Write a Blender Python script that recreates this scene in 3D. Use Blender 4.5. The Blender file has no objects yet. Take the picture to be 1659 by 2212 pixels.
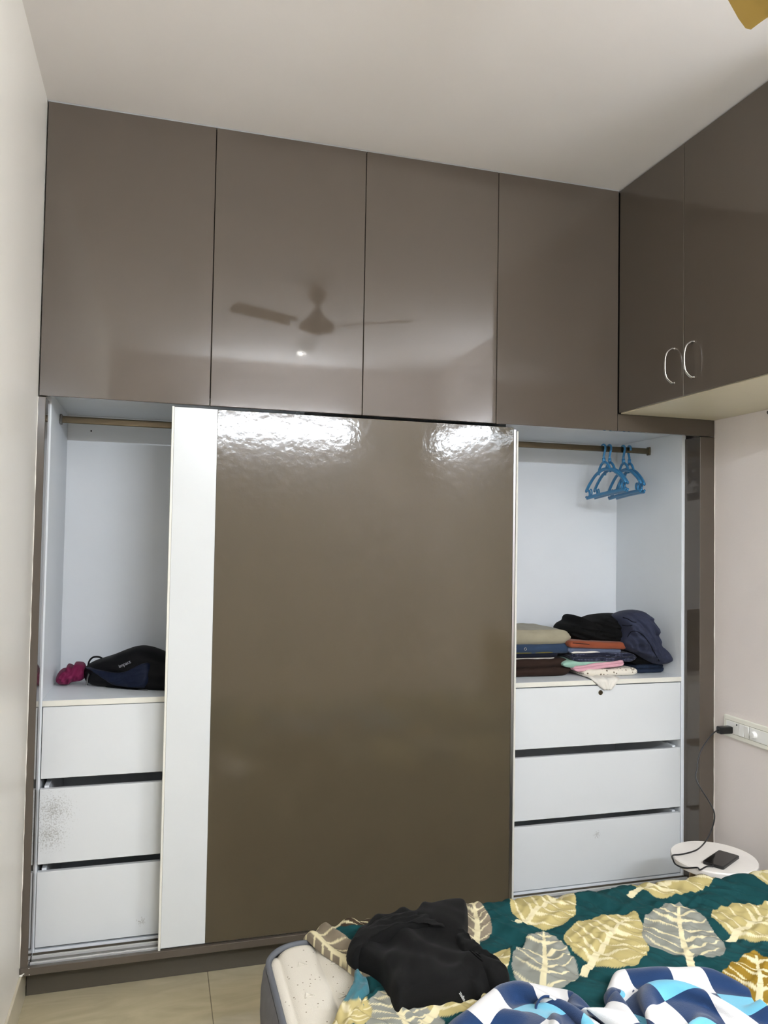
import bpy, bmesh, math, random
import numpy as np
from mathutils import Matrix, Vector

# ------------------------------------------------------------------ camera, world, exposure
SC = bpy.context.scene
COL = SC.collection
CAM = np.array([0.38228982, -2.74989552, 1.52204883])
CR = np.array([0.96072292, -0.2770039, 0.01674272])
CU = np.array([-0.02572879, -0.02883722, 0.99925294])
CF = np.array([0.27631415, 0.96043597, 0.03483155])
FPX = 1690.1
cd = bpy.data.cameras.new('camera')
cam = bpy.data.objects.new('camera', cd)
COL.objects.link(cam)
cd.sensor_fit = 'VERTICAL'
cd.sensor_height = 36.0
cd.sensor_width = 27.0
cd.lens = 36.0 * FPX / 2212.0
cd.clip_start = 0.02
M = Matrix(((CR[0], CU[0], -CF[0], CAM[0]), (CR[1], CU[1], -CF[1], CAM[1]), (CR[2], CU[2], -CF[2], CAM[2]), (0, 0, 0, 1)))
cam.matrix_world = M
SC.camera = cam
W = bpy.data.worlds.new('world')
SC.world = W
W.use_nodes = True
W.node_tree.nodes['Background'].inputs[0].default_value = (0.9, 0.93, 1.0, 1)
W.node_tree.nodes['Background'].inputs[1].default_value = 0.05
SC.view_settings.view_transform = 'Standard'
SC.view_settings.look = 'None'
SC.view_settings.gamma = 1.0
SC.view_settings.use_curve_mapping = False
SC.view_settings.exposure = 0.50
TUBE_MAIN, TUBE_SIDE, SPOT = 300.0, 190.0, 25.0     # emission strengths of the three lamps (built below)

# ------------------------------------------------------------------ helpers
def ray(u, v):
    return CF + CR * (u - 829.5) / FPX - CU * (v - 1106.0) / FPX
def on_y(u, v, y):
    d = ray(u, v); return CAM + d * (y - CAM[1]) / d[1]
def on_x(u, v, x):
    d = ray(u, v); return CAM + d * (x - CAM[0]) / d[0]
def on_z(u, v, z):
    d = ray(u, v); return CAM + d * (z - CAM[2]) / d[2]

def lin(c):
    out = []
    for x in c[:3]:
        x /= 255.0
        out.append(x / 12.92 if x <= 0.04045 else ((x + 0.055) / 1.055) ** 2.4)
    return tuple(out) + (1.0,)

MATS = {}
def mat(name, rgb, rough=0.5, metal=0.0, spec=0.5, var=0.0, var_scale=8.0, bump=0.0, bump_scale=60.0, sheen=0.0, coat=0.0, emit=None):
    if name in MATS: return MATS[name]
    m = bpy.data.materials.new(name); m.use_nodes = True
    nt = m.node_tree; b = nt.nodes['Principled BSDF']
    b.inputs['Base Color'].default_value = lin(rgb)
    b.inputs['Roughness'].default_value = rough
    b.inputs['Metallic'].default_value = metal
    b.inputs['Specular IOR Level'].default_value = spec
    if sheen:
        b.inputs['Sheen Weight'].default_value = sheen
        b.inputs['Sheen Roughness'].default_value = 0.5
    if coat:
        b.inputs['Coat Weight'].default_value = coat
        b.inputs['Coat Roughness'].default_value = 0.05
    if emit:
        b.inputs['Emission Color'].default_value = tuple(emit[0]) + (1,)
        b.inputs['Emission Strength'].default_value = emit[1]
    tc = nt.nodes.new('ShaderNodeTexCoord')
    if var:
        n = nt.nodes.new('ShaderNodeTexNoise'); n.inputs['Scale'].default_value = var_scale; n.inputs['Detail'].default_value = 5
        nt.links.new(tc.outputs['Object'], n.inputs['Vector'])
        r = nt.nodes.new('ShaderNodeValToRGB')
        c = lin(rgb)
        r.color_ramp.elements[0].position = 0.3; r.color_ramp.elements[1].position = 0.7
        r.color_ramp.elements[0].color = tuple(x * (1 - var) for x in c[:3]) + (1,)
        r.color_ramp.elements[1].color = tuple(min(1, x * (1 + var)) for x in c[:3]) + (1,)
        nt.links.new(n.outputs['Fac'], r.inputs['Fac'])
        nt.links.new(r.outputs['Color'], b.inputs['Base Color'])
    if bump:
        n2 = nt.nodes.new('ShaderNodeTexNoise'); n2.inputs['Scale'].default_value = bump_scale; n2.inputs['Detail'].default_value = 3
        nt.links.new(tc.outputs['Object'], n2.inputs['Vector'])
        bp = nt.nodes.new('ShaderNodeBump'); bp.inputs['Strength'].default_value = bump; bp.inputs['Distance'].default_value = 0.01
        nt.links.new(n2.outputs['Fac'], bp.inputs['Height'])
        nt.links.new(bp.outputs['Normal'], b.inputs['Normal'])
    MATS[name] = m
    return m

def wloc(o):
    v = Vector((0, 0, 0))
    while o is not None:
        v += o.location; o = o.parent
    return v

def tag(o, label=None, cat=None, group=None, kind=None):
    if label: o['label'] = label
    if cat: o['category'] = cat
    if group: o['group'] = group
    if kind: o['kind'] = kind
    return o

def empty(name, loc, label, cat, group=None):
    o = bpy.data.objects.new(name, None); COL.objects.link(o)
    o.location = loc; o.empty_display_size = 0.05
    return tag(o, label, cat, group)

def link(name, me, m, parent=None, local=False, smooth=False, loc=None):
    """one mesh object; vertices are given in world space (or local to the parent when local)"""
    o = bpy.data.objects.new(name, me); COL.objects.link(o)
    if m is not None and not me.materials: me.materials.append(m)
    if parent is not None:
        o.parent = parent
        if not local:
            me.transform(Matrix.Translation(-wloc(parent)))
    elif not local:
        # origin at the base centre
        co = np.empty(len(me.vertices) * 3); me.vertices.foreach_get('co', co); co = co.reshape(-1, 3)
        c = Vector(((co[:, 0].min() + co[:, 0].max()) / 2, (co[:, 1].min() + co[:, 1].max()) / 2, co[:, 2].min()))
        me.transform(Matrix.Translation(-c)); o.location = c
    if smooth:
        me.polygons.foreach_set('use_smooth', [True] * len(me.polygons))
    me.update()
    return o

def mesh_from(verts, faces):
    me = bpy.data.meshes.new('m')
    me.from_pydata([tuple(map(float, v)) for v in verts], [], [tuple(map(int, f)) for f in faces])
    return me

def bm_mesh(bm):
    me = bpy.data.meshes.new('m'); bmesh.ops.recalc_face_normals(bm, faces=bm.faces[:]); bm.to_mesh(me); bm.free(); return me

def box_mesh(*boxes, bevel=0.0015, seg=1):
    """each box is (x0,x1,y0,y1,z0,z1)"""
    bm = bmesh.new()
    for (x0, x1, y0, y1, z0, z1) in boxes:
        r = bmesh.ops.create_cube(bm, size=1.0)
        vs = r['verts']
        for v in vs:
            v.co = Vector(((x0 + x1) / 2 + v.co.x * (x1 - x0), (y0 + y1) / 2 + v.co.y * (y1 - y0), (z0 + z1) / 2 + v.co.z * (z1 - z0)))
        if bevel:
            es = list({e for v in vs for e in v.link_edges})
            bmesh.ops.bevel(bm, geom=es, offset=bevel, segments=seg, affect='EDGES', profile=0.5)
    return bm_mesh(bm)

def box(name, b, m, parent=None, bevel=0.0015, seg=1, **k):
    return link(name, box_mesh(b, bevel=bevel, seg=seg), m, parent, **k)

def catmull(pts, n, closed=False):
    P = np.array(pts, float); N = len(P)
    out = []
    segs = N if closed else N - 1
    per = max(1, int(round(n / segs)))
    for i in range(segs):
        if closed:
            p0, p1, p2, p3 = P[(i - 1) % N], P[i], P[(i + 1) % N], P[(i + 2) % N]
        else:
            p0, p1, p2, p3 = P[max(i - 1, 0)], P[i], P[i + 1], P[min(i + 2, N - 1)]
        for k in range(per):
            t = k / per
            out.append(0.5 * ((2 * p1) + (-p0 + p2) * t + (2 * p0 - 5 * p1 + 4 * p2 - p3) * t * t + (-p0 + 3 * p1 - 3 * p2 + p3) * t ** 3))
    if not closed: out.append(P[-1])
    return np.array(out)

def tube_geo(path, rad, nseg=10, closed=False, flat=1.0, ref=(0, 0, 1)):
    """sweep; rad scalar or array; flat scales the binormal direction"""
    P = np.array(path, float); n = len(P)
    R = np.full(n, rad) if np.isscalar(rad) else np.array(rad)
    V, F = [], []
    prev = None
    for i in range(n):
        if closed: t = P[(i + 1) % n] - P[(i - 1) % n]
        else: t = P[min(i + 1, n - 1)] - P[max(i - 1, 0)]
        t /= (np.linalg.norm(t) + 1e-12)
        a = np.array(ref, float) if prev is None else prev
        a = a - t * (a @ t)
        if np.linalg.norm(a) < 1e-5: a = np.array([1.0, 0.3, 0.2]) - t * t[0]
        a /= np.linalg.norm(a); prev = a
        b = np.cross(t, a)
        for k in range(nseg):
            th = 2 * math.pi * k / nseg
            V.append(P[i] + a * math.cos(th) * R[i] + b * math.sin(th) * R[i] * flat)
    m = n if closed else n - 1
    for i in range(m):
        for k in range(nseg):
            j = (i + 1) % n
            F.append((i * nseg + k, i * nseg + (k + 1) % nseg, j * nseg + (k + 1) % nseg, j * nseg + k))
    if not closed:
        F.append(tuple(range(nseg))[::-1]); F.append(tuple((n - 1) * nseg + k for k in range(nseg)))
    return V, F

def join_geo(*gs):
    V, F = [], []
    for v, f in gs:
        o = len(V); V += list(v); F += [tuple(i + o for i in q) for q in f]
    return V, F

def tube(name, path, rad, m, parent=None, nseg=10, closed=False, local=False, flat=1.0, ref=(0, 0, 1)):
    V, F = tube_geo(path, rad, nseg, closed, flat, ref)
    return link(name, mesh_from(V, F), m, parent, local=local, smooth=True)

def lathe_geo(profile, c, n=32):
    """profile list of (r,z)"""
    V, F = [], []
    for r, z in profile:
        for k in range(n):
            th = 2 * math.pi * k / n
            V.append((c[0] + r * math.cos(th), c[1] + r * math.sin(th), c[2] + z))
    for i in range(len(profile) - 1):
        for k in range(n):
            F.append((i * n + k, i * n + (k + 1) % n, (i + 1) * n + (k + 1) % n, (i + 1) * n + k))
    F.append(tuple(range(n))[::-1]); F.append(tuple((len(profile) - 1) * n + k for k in range(n)))
    return V, F

def lathe(name, profile, c, m, parent=None, n=32, smooth=True, local=False):
    V, F = lathe_geo(profile, c, n)
    o = link(name, mesh_from(V, F), m, parent, smooth=smooth, local=local)
    if smooth: sharp(o.data, 35)
    return o

def sharp(me, deg):
    bm = bmesh.new(); bm.from_mesh(me)
    for e in bm.edges:
        if len(e.link_faces) == 2 and e.calc_face_angle(0) > math.radians(deg): e.smooth = False
    bm.to_mesh(me); bm.free()

# numpy gradient noise
_rs = np.random.RandomState(7)
_perm = np.concatenate([_rs.permutation(256)] * 3)
_grad = _rs.randn(256, 3); _grad /= np.linalg.norm(_grad, axis=1)[:, None]
def noise(x, y, z=0.0):
    x = np.asarray(x, float); y = np.asarray(y, float); z = np.zeros_like(x) + z
    xi, yi, zi = np.floor(x).astype(int), np.floor(y).astype(int), np.floor(z).astype(int)
    xf, yf, zf = x - xi, y - yi, z - zi
    f = lambda t: t * t * t * (t * (t * 6 - 15) + 10)
    u, v, w = f(xf), f(yf), f(zf)
    def g(a, b, c):
        h = _perm[_perm[_perm[(xi + a) & 255] + ((yi + b) & 255)] + ((zi + c) & 255)]
        G = _grad[h]
        return G[..., 0] * (xf - a) + G[..., 1] * (yf - b) + G[..., 2] * (zf - c)
    L = lambda p, q, t: p + (q - p) * t
    return L(L(L(g(0, 0, 0), g(1, 0, 0), u), L(g(0, 1, 0), g(1, 1, 0), u), v),
             L(L(g(0, 0, 1), g(1, 0, 1), u), L(g(0, 1, 1), g(1, 1, 1), u), v), w)
def ridges(a, b, ang, length, width, seed, power=3.0, warp=0.35):
    """long soft fold ridges running along direction ang; 0..1"""
    c, s = math.cos(ang), math.sin(ang)
    u = (a * c + b * s) / length; w = (-a * s + b * c) / width
    w = w + warp * noise(u * 1.3, w * 0.35, seed + 5.5) * 2
    return np.exp(-(noise(u, w, seed) * power * 1.15) ** 2)

def inside_smooth(n): return n

def pillow(name, outline, to3, m, parent, dplus, dminus, seed=1, rings=14, n=96, p=2.2, wr=0.0, wscale=(0.12, 0.03), wang=0.4, lump=0.0, centre=None, bottom=None, smooth_outline=True):
    """soft body with the given 2-D outline, swollen by dplus/dminus along its normal, with real folds"""
    O = catmull(outline, n, closed=True) if smooth_outline else np.array(outline, float)
    n = len(O)
    c = O.mean(0) if centre is None else np.array(centre, float)
    A, D1, D2 = [], [], []
    rr = np.linspace(0, 1, rings + 1)[1:]
    rr = 1 - (1 - rr) ** 1.5
    pts = [c[None]] + [c + (O - c) * r for r in rr]
    prof = [np.ones(1)] + [np.full(n, max(0.0, 1 - r ** p) ** 0.5) for r in rr]
    a = np.concatenate(pts); f = np.concatenate(prof)
    ridge = ridges(a[:, 0], a[:, 1], wang, wscale[0], wscale[1], seed) + 0.6 * ridges(a[:, 0], a[:, 1], wang + 1.0, wscale[0] * 0.8, wscale[1] * 1.3, seed + 9)
    lmp = noise(a[:, 0] / 0.09, a[:, 1] / 0.09, seed + 3.3)
    top = dplus * f + wr * ridge * np.minimum(1, f * 1.6) + lump * lmp * f
    bot = -dminus * f
    N = len(a)
    V = [to3(a[i, 0], a[i, 1], top[i]) for i in range(N)]
    ring0 = 1 + (rings - 1) * n          # outer ring start (shared)
    back = {}
    for i in range(ring0):
        back[i] = len(V); V.append(to3(a[i, 0], a[i, 1], bot[i]))
    for i in range(ring0, N): back[i] = i
    F = []
    for k in range(n): F.append((0, 1 + k, 1 + (k + 1) % n))
    for r in range(rings - 1):
        for k in range(n):
            i, j = 1 + r * n + k, 1 + r * n + (k + 1) % n
            F.append((i, i + n, j + n, j))
    G = [tuple(back[i] for i in q)[::-1] for q in F]
    V = np.array(V)
    if bottom is not None: V[:, 2] = np.maximum(V[:, 2], bottom)
    return link(name, mesh_from(V, F + G), m, parent, smooth=True)

def attr_mat(name, rough=0.9, sheen=0.15, bump=0.12, bump_scale=900):
    m = mat(name, (128, 128, 128), rough, spec=0.2, bump=bump, bump_scale=bump_scale, sheen=sheen)
    nt = m.node_tree
    a = nt.nodes.new('ShaderNodeAttribute'); a.attribute_name = 'print'
    nt.links.new(a.outputs['Color'], nt.nodes['Principled BSDF'].inputs['Base Color'])
    return m

def text_mesh(body, size, extrude=0.0004):
    cu = bpy.data.curves.new('t', 'FONT'); cu.body = body; cu.size = size; cu.extrude = extrude; cu.align_x = 'CENTER'; cu.align_y = 'CENTER'
    o = bpy.data.objects.new('t', cu); COL.objects.link(o)
    dg = bpy.context.evaluated_depsgraph_get(); dg.update()
    me = bpy.data.meshes.new_from_object(o.evaluated_get(dg))
    bpy.data.objects.remove(o); bpy.data.curves.remove(cu)
    return me

# ------------------------------------------------------------------ materials
m_wall = mat('wall_paint', (238, 229, 224), 0.55, spec=0.3, var=0.02, var_scale=3, bump=0.06, bump_scale=120)
m_wall_l = mat('wall_paint_cream', (238, 233, 222), 0.35, spec=0.4, var=0.015, var_scale=2, bump=0.05, bump_scale=40)
m_ceil = mat('ceiling_paint', (234, 228, 222), 0.7, spec=0.2, var=0.02, var_scale=1.5, bump=0.03, bump_scale=9)
m_brown = mat('brown_gloss_laminate', (83, 75, 66), 0.042, spec=0.55, var=0.02, var_scale=2.0, bump=0.004, bump_scale=60)
m_slide = mat('brown_gloss_door_laminate', (79, 71, 56), 0.085, spec=0.45, var=0.02, var_scale=2.0, bump=0.05, bump_scale=34)
m_brown_dull = mat('brown_plinth_laminate', (78, 72, 61), 0.35, spec=0.4, var=0.05, var_scale=5)
m_white = mat('white_laminate', (214, 217, 216), 0.22, spec=0.4, var=0.012, var_scale=6)
m_white_matte = mat('white_inside_laminate', (228, 232, 235), 0.42, spec=0.35, var=0.012, var_scale=6)
m_cream = mat('cream_laminate', (226, 217, 190), 0.4, spec=0.35, var=0.015)
m_edge = mat('white_edge_band', (228, 226, 214), 0.35)
m_alu = mat('brushed_aluminium', (190, 190, 192), 0.28, metal=1.0, bump=0.02, bump_scale=300)
m_track = mat('grey_track_aluminium', (104, 102, 97), 0.4, metal=0.3)
m_rib_alu = mat('bright_track_aluminium', (222, 222, 220), 0.3, metal=0.5)
m_chrome = mat('satin_chrome', (205, 203, 198), 0.16, metal=1.0)
m_rod = mat('antique_steel_rod', (112, 102, 84), 0.28, metal=1.0, bump=0.02, bump_scale=200)
m_black = mat('black_plastic', (16, 16, 17), 0.35, var=0.05)
m_dark = mat('dark_gap', (14, 13, 12), 0.8)
m_skirt = mat('skirting_tile', (196, 187, 164), 0.3, var=0.06, var_scale=7)

# ------------------------------------------------------------------ room shell
H, B, XL, B2, XR = 2.956, 1.9715, 2.146, 2.0426, 2.607
YR = -3.62
WL = -0.007       # room face of the left wall
def struct(name, me, m, **k):
    o = link(name, me, m, **k); o['kind'] = 'structure'; return o
struct('wall_left', box_mesh((-0.12, WL, YR, 0.72, 0, H), bevel=0), m_wall_l)
struct('wall_right', box_mesh((XR, XR + 0.12, YR, 0.72, 0, H), bevel=0), m_wall)
struct('wall_front', box_mesh((-0.12, XR + 0.12, 0.62, 0.74, 0, H), bevel=0), m_wall)
struct('wall_rear', box_mesh((-0.12, XR + 0.12, YR - 0.12, YR, 0, H), bevel=0), m_wall)
struct('ceiling', box_mesh((-0.12, XR + 0.12, YR - 0.12, 0.74, H, H + 0.1), bevel=0), m_ceil)
m_grout = mat('tile_grout', (128, 118, 98), 0.9)
flo = struct('floor', box_mesh((-0.12, XR + 0.12, YR - 0.12, 0.74, -0.1, -0.0025), bevel=0), m_grout)
m_tile = mat('beige_vitrified_tile', (190, 178, 146), 0.22, spec=0.5, var=0.1, var_scale=4)
nt = m_tile.node_tree
ns = [q for q in nt.nodes if q.type == 'TEX_NOISE'][0]; ns.inputs['Distortion'].default_value = 2.2; ns.inputs['Detail'].default_value = 9
mp = nt.nodes.new('ShaderNodeMapping'); mp.inputs['Scale'].default_value = (0.8, 2.6, 1); mp.inputs['Rotation'].default_value = (0, 0, 0.5)
gm = nt.nodes.new('ShaderNodeNewGeometry'); nt.links.new(gm.outputs['Position'], mp.inputs['Vector']); nt.links.new(mp.outputs['Vector'], ns.inputs['Vector'])
TS = 0.598
tile_me = None
xs = [-0.012 + i * 0.6 for i in range(5)]
ys = [0.1 - 0.6 * j for j in range(1, 8)]
for y in ys:
    for x in xs:
        x1 = min(x + TS, XR - 0.001); y0 = max(y, YR + 0.001)
        if y0 > y + TS - 0.05: continue
        box('floor_tile', (max(x, WL + 0.001), x1, y0, y + TS, -0.0024, 0.0), m_tile, flo, bevel=0.0008)
bl = struct('baseboard_left', box_mesh((WL, WL + 0.008, YR, 0.095, 0, 0.112), bevel=0.001), m_skirt)
struct('baseboard_right', box_mesh((XR - 0.008, XR, YR, 0.1, 0, 0.112), bevel=0.001), m_skirt)

# ------------------------------------------------------------------ lamps
def tube_light(c, axis, length, strength, label, nrm):
    """LED batten: white body against the wall, glowing diffuser towards the room; axis 0 along x, 1 along y"""
    root = empty('tube_light', c, label, 'light')
    hl = length / 2
    nx, ny = nrm
    def bx(a0, a1, n0, n1, z0, z1):
        if axis == 0:
            ya, yb = c[1] + ny * n0, c[1] + ny * n1
            return (c[0] + a0, c[0] + a1, min(ya, yb), max(ya, yb), c[2] + z0, c[2] + z1)
        xa, xb = c[0] + nx * n0, c[0] + nx * n1
        return (min(xa, xb), max(xa, xb), c[1] + a0, c[1] + a1, c[2] + z0, c[2] + z1)
    box('housing', bx(-hl - 0.02, hl + 0.02, 0.0, 0.020, -0.036, 0.036), m_white, root, bevel=0.003)
    for s in (-1, 1):
        box('end_cap', bx(s * hl - 0.012, s * hl + 0.012, 0.02, 0.052, -0.018, 0.018), m_white, root, bevel=0.003)
    gl = mat('tube_glow_%d' % int(strength), (255, 255, 255), 0.4, emit=((0.88, 0.96, 1.06), strength))
    if axis == 0: path = [(c[0] + t, c[1] + ny * 0.0345, c[2]) for t in np.linspace(-hl + 0.012, hl - 0.012, 5)]
    else: path = [(c[0] + nx * 0.0345, c[1] + t, c[2]) for t in np.linspace(-hl + 0.012, hl - 0.012, 5)]
    tube('diffuser', path, 0.0135, gl, root, nseg=14)
    return root
tube_light((1.30, YR + 0.001, 2.42), 0, 1.2, TUBE_MAIN, 'long white tube light glowing high on the rear wall', (0, 1))
tube_light((XR - 0.001, -2.62, 2.30), 1, 1.2, TUBE_SIDE, 'white tube light on the right wall beyond the overhead cupboards', (-1, 0))
dl = empty('ceiling_light', (1.41, -3.19, H), 'small round ceiling light near the rear wall', 'light')
lathe('rim', [(0.0, 0.0), (0.055, 0.0), (0.058, -0.006), (0.052, -0.012), (0.045, -0.012)][::-1], (1.41, -3.19, H), m_white, dl)
lathe('lens', [(0.0, -0.0135), (0.03, -0.0135), (0.044, -0.011), (0.044, -0.006)], (1.41, -3.19, H), mat('spot_glow', (255, 255, 255), 0.4, emit=((1.0, 0.97, 0.9), SPOT)), dl)

# ------------------------------------------------------------------ upper cupboards over the wardrobe
loft = empty('overhead_cupboard', (1.3, 0.3, B), 'glossy brown overhead cupboard with four wide doors above the sliding wardrobe', 'cupboard')
G = 0.0025
seams = [WL + 0.003, 0.542, 1.0845, 1.6145, XL - 0.001]
for i in range(4):
    box('door', (seams[i] + G / 2, seams[i + 1] - G / 2, 0.0, 0.018, B + 0.001, H - 0.006), m_brown, loft, bevel=0.0012)
box('carcass', (WL + 0.002, XR - 0.004, 0.0195, 0.6, B + 0.029, H - 0.003), m_dark, loft, bevel=0)
box('filler_strip', (XL + 0.001, XR - 0.002, 0.0, 0.018, B + 0.002, B2 - 0.001), m_brown, loft, bevel=0.001)
box('top_seal', (WL + 0.002, XL, 0.002, 0.016, H - 0.006, H - 0.001), mat('grey_sealant', (150, 150, 150), 0.5), loft, bevel=0)

# ------------------------------------------------------------------ cupboards on the right wall
loft2 = empty('overhead_cupboard', (2.38, -0.8, B2), 'dark brown overhead cupboard along the right wall with curved metal handles', 'cupboard')
ysm = [-0.004, -0.408, -0.815, -1.222]
for i in range(3):
    box('door', (XL, XL + 0.018, ysm[i + 1] + G / 2, ysm[i] - G / 2, B2 + 0.002, H - 0.006), m_brown, loft2, bevel=0.0012)
box('carcass', (XL + 0.0195, XR - 0.002, ysm[-1], -0.002, B2 + 0.004, H - 0.003), m_dark, loft2, bevel=0)
box('bottom_panel', (XL + 0.012, XR - 0.001, ysm[-1] + 0.001, -0.002, B2 - 0.001, B2 + 0.0035), m_cream, loft2, bevel=0.0005)
box('side_panel', (XL, XR - 0.001, ysm[-1] - 0.018, ysm[-1] - 0.0005, B2 - 0.001, H - 0.004), m_brown, loft2, bevel=0.001)
doors2 = [o for o in loft2.children if o.name.startswith('door')]
for k, yh in enumerate((-0.352, -0.459, -1.166)):
    zc = 2.162
    pts = [(XL + 0.001, yh, zc + 0.062), (XL - 0.010, yh, zc + 0.060), (XL - 0.027, yh + 0.001, zc + 0.046), (XL - 0.034, yh + 0.002, zc + 0.02),
           (XL - 0.034, yh + 0.002, zc - 0.02), (XL - 0.028, yh + 0.001, zc - 0.044), (XL - 0.010, yh, zc - 0.060), (XL + 0.001, yh, zc - 0.062)]
    P = catmull(pts, 42)
    ww = 0.0045 + 0.0035 * np.abs(np.linspace(-1, 1, len(P))) ** 3
    h = tube('handle', P, ww, m_chrome, doors2[k], nseg=12, flat=0.75, ref=(0, 1, 0))
    h['label'] = 'curved satin chrome bow handle'
# small black cable clip under the cupboard at the wall
ck = empty('wall_hook', (XR, -0.318, 2.035), 'small black hook on the right wall under the overhead cupboard', 'hook')
box('plate', (XR - 0.004, XR, -0.336, -0.302, 2.020, 2.040), m_black, ck, bevel=0.001)
tube('hook_arm', catmull([(XR - 0.003, -0.318, 2.030), (XR - 0.018, -0.318, 2.031), (XR - 0.022, -0.318, 2.026), (XR - 0.018, -0.318, 2.021)], 16), 0.0022, m_black, ck, nseg=8)

# ------------------------------------------------------------------ sliding wardrobe
YC, YB = 0.10, 0.60
SIL, SIR = 0.018, 2.536       # inner faces of the side stiles
ZS0, ZS1 = 0.943, 0.962       # shelf
w = empty('sliding_wardrobe', (1.3, 0.3, 0.0), 'built-in wardrobe with brown sliding doors pushed to the middle and white interior', 'wardrobe')
box('plinth', (WL + 0.010, XR - 0.010, 0.096, 0.112, 0.0005, 0.119), m_brown_dull, w, bevel=0.0008)
box('bottom_rail', (WL + 0.0015, XR - 0.002, 0.0, 0.018, 0.113, 0.137), m_brown, w, bevel=0.0015)
box('rail_base', (0.004, XR - 0.003, 0.0185, YC - 0.0005, 0.113, 0.1255), m_brown_dull, w, bevel=0)
box('stile', (WL + 0.001, SIL, 0.0, YC - 0.0005, 0.1375, B - 0.003), m_brown, w, bevel=0.0012)
box('stile', (SIR, XR - 0.001, 0.0, YC - 0.0005, 0.1375, B - 0.001), m_brown, w, bevel=0.0012)
tr = box('track', (SIL + 0.001, SIR - 0.001, 0.020, YC - 0.004, 0.1258, 0.1300), m_track, w, bevel=0.0005)
box('rail_fascia', (SIL + 0.001, SIR - 0.001, YC - 0.0035, YC - 0.0006, 0.1256, 0.1350), m_brown_dull, w, bevel=0)
for yt in (0.0265, 0.0325, 0.0675, 0.0735):
    box('track_rib', (SIL + 0.0015, SIR - 0.0015, yt - 0.0012, yt + 0.0012, 0.1298, 0.1390), m_rib_alu, tr, bevel=0.0006)
for yt in (0.030, 0.066):
    box('top_track', (SIL + 0.001, SIR - 0.001, yt - 0.009, yt + 0.014, B + 0.014, B + 0.026), m_track, w, bevel=0.0006)
# carcass
box('side_panel', (0.004, 0.0235, YC, YB - 0.006, 0.125, 1.998), m_white_matte, w, bevel=0.0006)
box('side_panel', (2.522, 2.541, YC, YB - 0.006, 0.125, 1.998), m_white_matte, w, bevel=0.0006)
for xp in (0.872, 1.702):
    box('partition', (xp, xp + 0.018, YC, YB - 0.006, 0.1435, 1.998), m_white_matte, w, bevel=0.0006)
box('back_panel', (0.004, 2.541, YB - 0.006, YB, 0.125, 1.998), m_white_matte, w, bevel=0)
box('top_panel', (0.004, 2.541, 0.019, YB, 1.9985, 2.0), m_white_matte, w, bevel=0)
box('bottom_panel', (0.024, 2.5215, YC, YB - 0.007, 0.1262, 0.1432), m_white_matte, w, bevel=0.0006)
for x0, x1 in ((0.0237, 0.8715), (1.7203, 2.5217)):
    sh = box('shelf', (x0, x1, YC, YB - 0.0065, ZS0, ZS1), m_white_matte, w, bevel=0.0006)
    box('edge_band', (x0, x1, YC - 0.0014, YC - 0.0001, ZS0, ZS1), m_edge, sh, bevel=0.0004)
box('shelf', (0.8905, 1.7015, YC, YB - 0.0065, ZS0, ZS1), m_white_matte, w, bevel=0.0006)
# hole in the back panel (left bay)
hp = on_y(197, 931, YB - 0.006)
lathe('screw_hole', [(0.0, 0), (0.0032, 0), (0.0032, 0.0004)], (0, 0, 0), m_dark, w, n=12, local=True)
sh_ = [o for o in w.children if o.name.startswith('screw_hole')][0]
sh_.rotation_euler = (math.radians(90), 0, 0); sh_.location = Vector(hp) - Vector((0, 0.0006, 0)) - w.location
# hanging rods
def rod(x0, x1):
    root = box('hanging_rod', (x0, x1, 0.3245, 0.3355, 1.9295, 1.9555), m_rod, w, bevel=0.0050, seg=4)
    for x, s in ((x0, 1), (x1, -1)):
        a, b = sorted((x, x + s * 0.009))
        box('rod_bracket', (a, b, 0.319, 0.341, 1.924, 1.961), m_track if x < 1 else m_rod, root, bevel=0.002)
    return root
rod(0.0242, 0.8714); rod(1.7208, 2.5214)
# drawers
m_stain = mat('white_drawer_laminate', (220, 223, 223), 0.25, spec=0.3)
nt = m_stain.node_tree
def stain(nt, b, pts):
    """grey smudges of fixed shape on the laminate (dirt)"""
    gm = nt.nodes.new('ShaderNodeNewGeometry')
    nz = nt.nodes.new('ShaderNodeTexNoise'); nz.inputs['Scale'].default_value = 210; nz.inputs['Detail'].default_value = 4
    nt.links.new(gm.outputs['Position'], nz.inputs['Vector'])
    acc = None
    for (p, r) in pts:
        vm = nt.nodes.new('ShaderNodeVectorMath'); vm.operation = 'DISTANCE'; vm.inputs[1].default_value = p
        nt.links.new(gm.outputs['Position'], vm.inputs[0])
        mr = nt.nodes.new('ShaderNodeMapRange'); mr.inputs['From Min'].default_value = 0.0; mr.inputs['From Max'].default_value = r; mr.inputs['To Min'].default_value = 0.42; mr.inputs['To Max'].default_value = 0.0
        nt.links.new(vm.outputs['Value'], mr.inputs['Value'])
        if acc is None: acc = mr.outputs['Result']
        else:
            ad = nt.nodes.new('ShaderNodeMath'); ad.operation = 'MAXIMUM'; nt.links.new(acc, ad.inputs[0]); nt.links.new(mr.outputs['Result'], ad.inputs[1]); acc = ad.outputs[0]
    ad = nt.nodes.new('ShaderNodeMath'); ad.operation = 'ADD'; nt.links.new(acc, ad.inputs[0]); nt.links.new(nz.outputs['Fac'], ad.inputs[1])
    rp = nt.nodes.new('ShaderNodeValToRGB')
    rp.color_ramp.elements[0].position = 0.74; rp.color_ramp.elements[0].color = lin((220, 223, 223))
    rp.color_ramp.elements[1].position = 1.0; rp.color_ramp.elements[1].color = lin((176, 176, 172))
    nt.links.new(ad.outputs[0], rp.inputs['Fac']); nt.links.new(rp.outputs['Color'], b.inputs['Base Color'])
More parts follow.
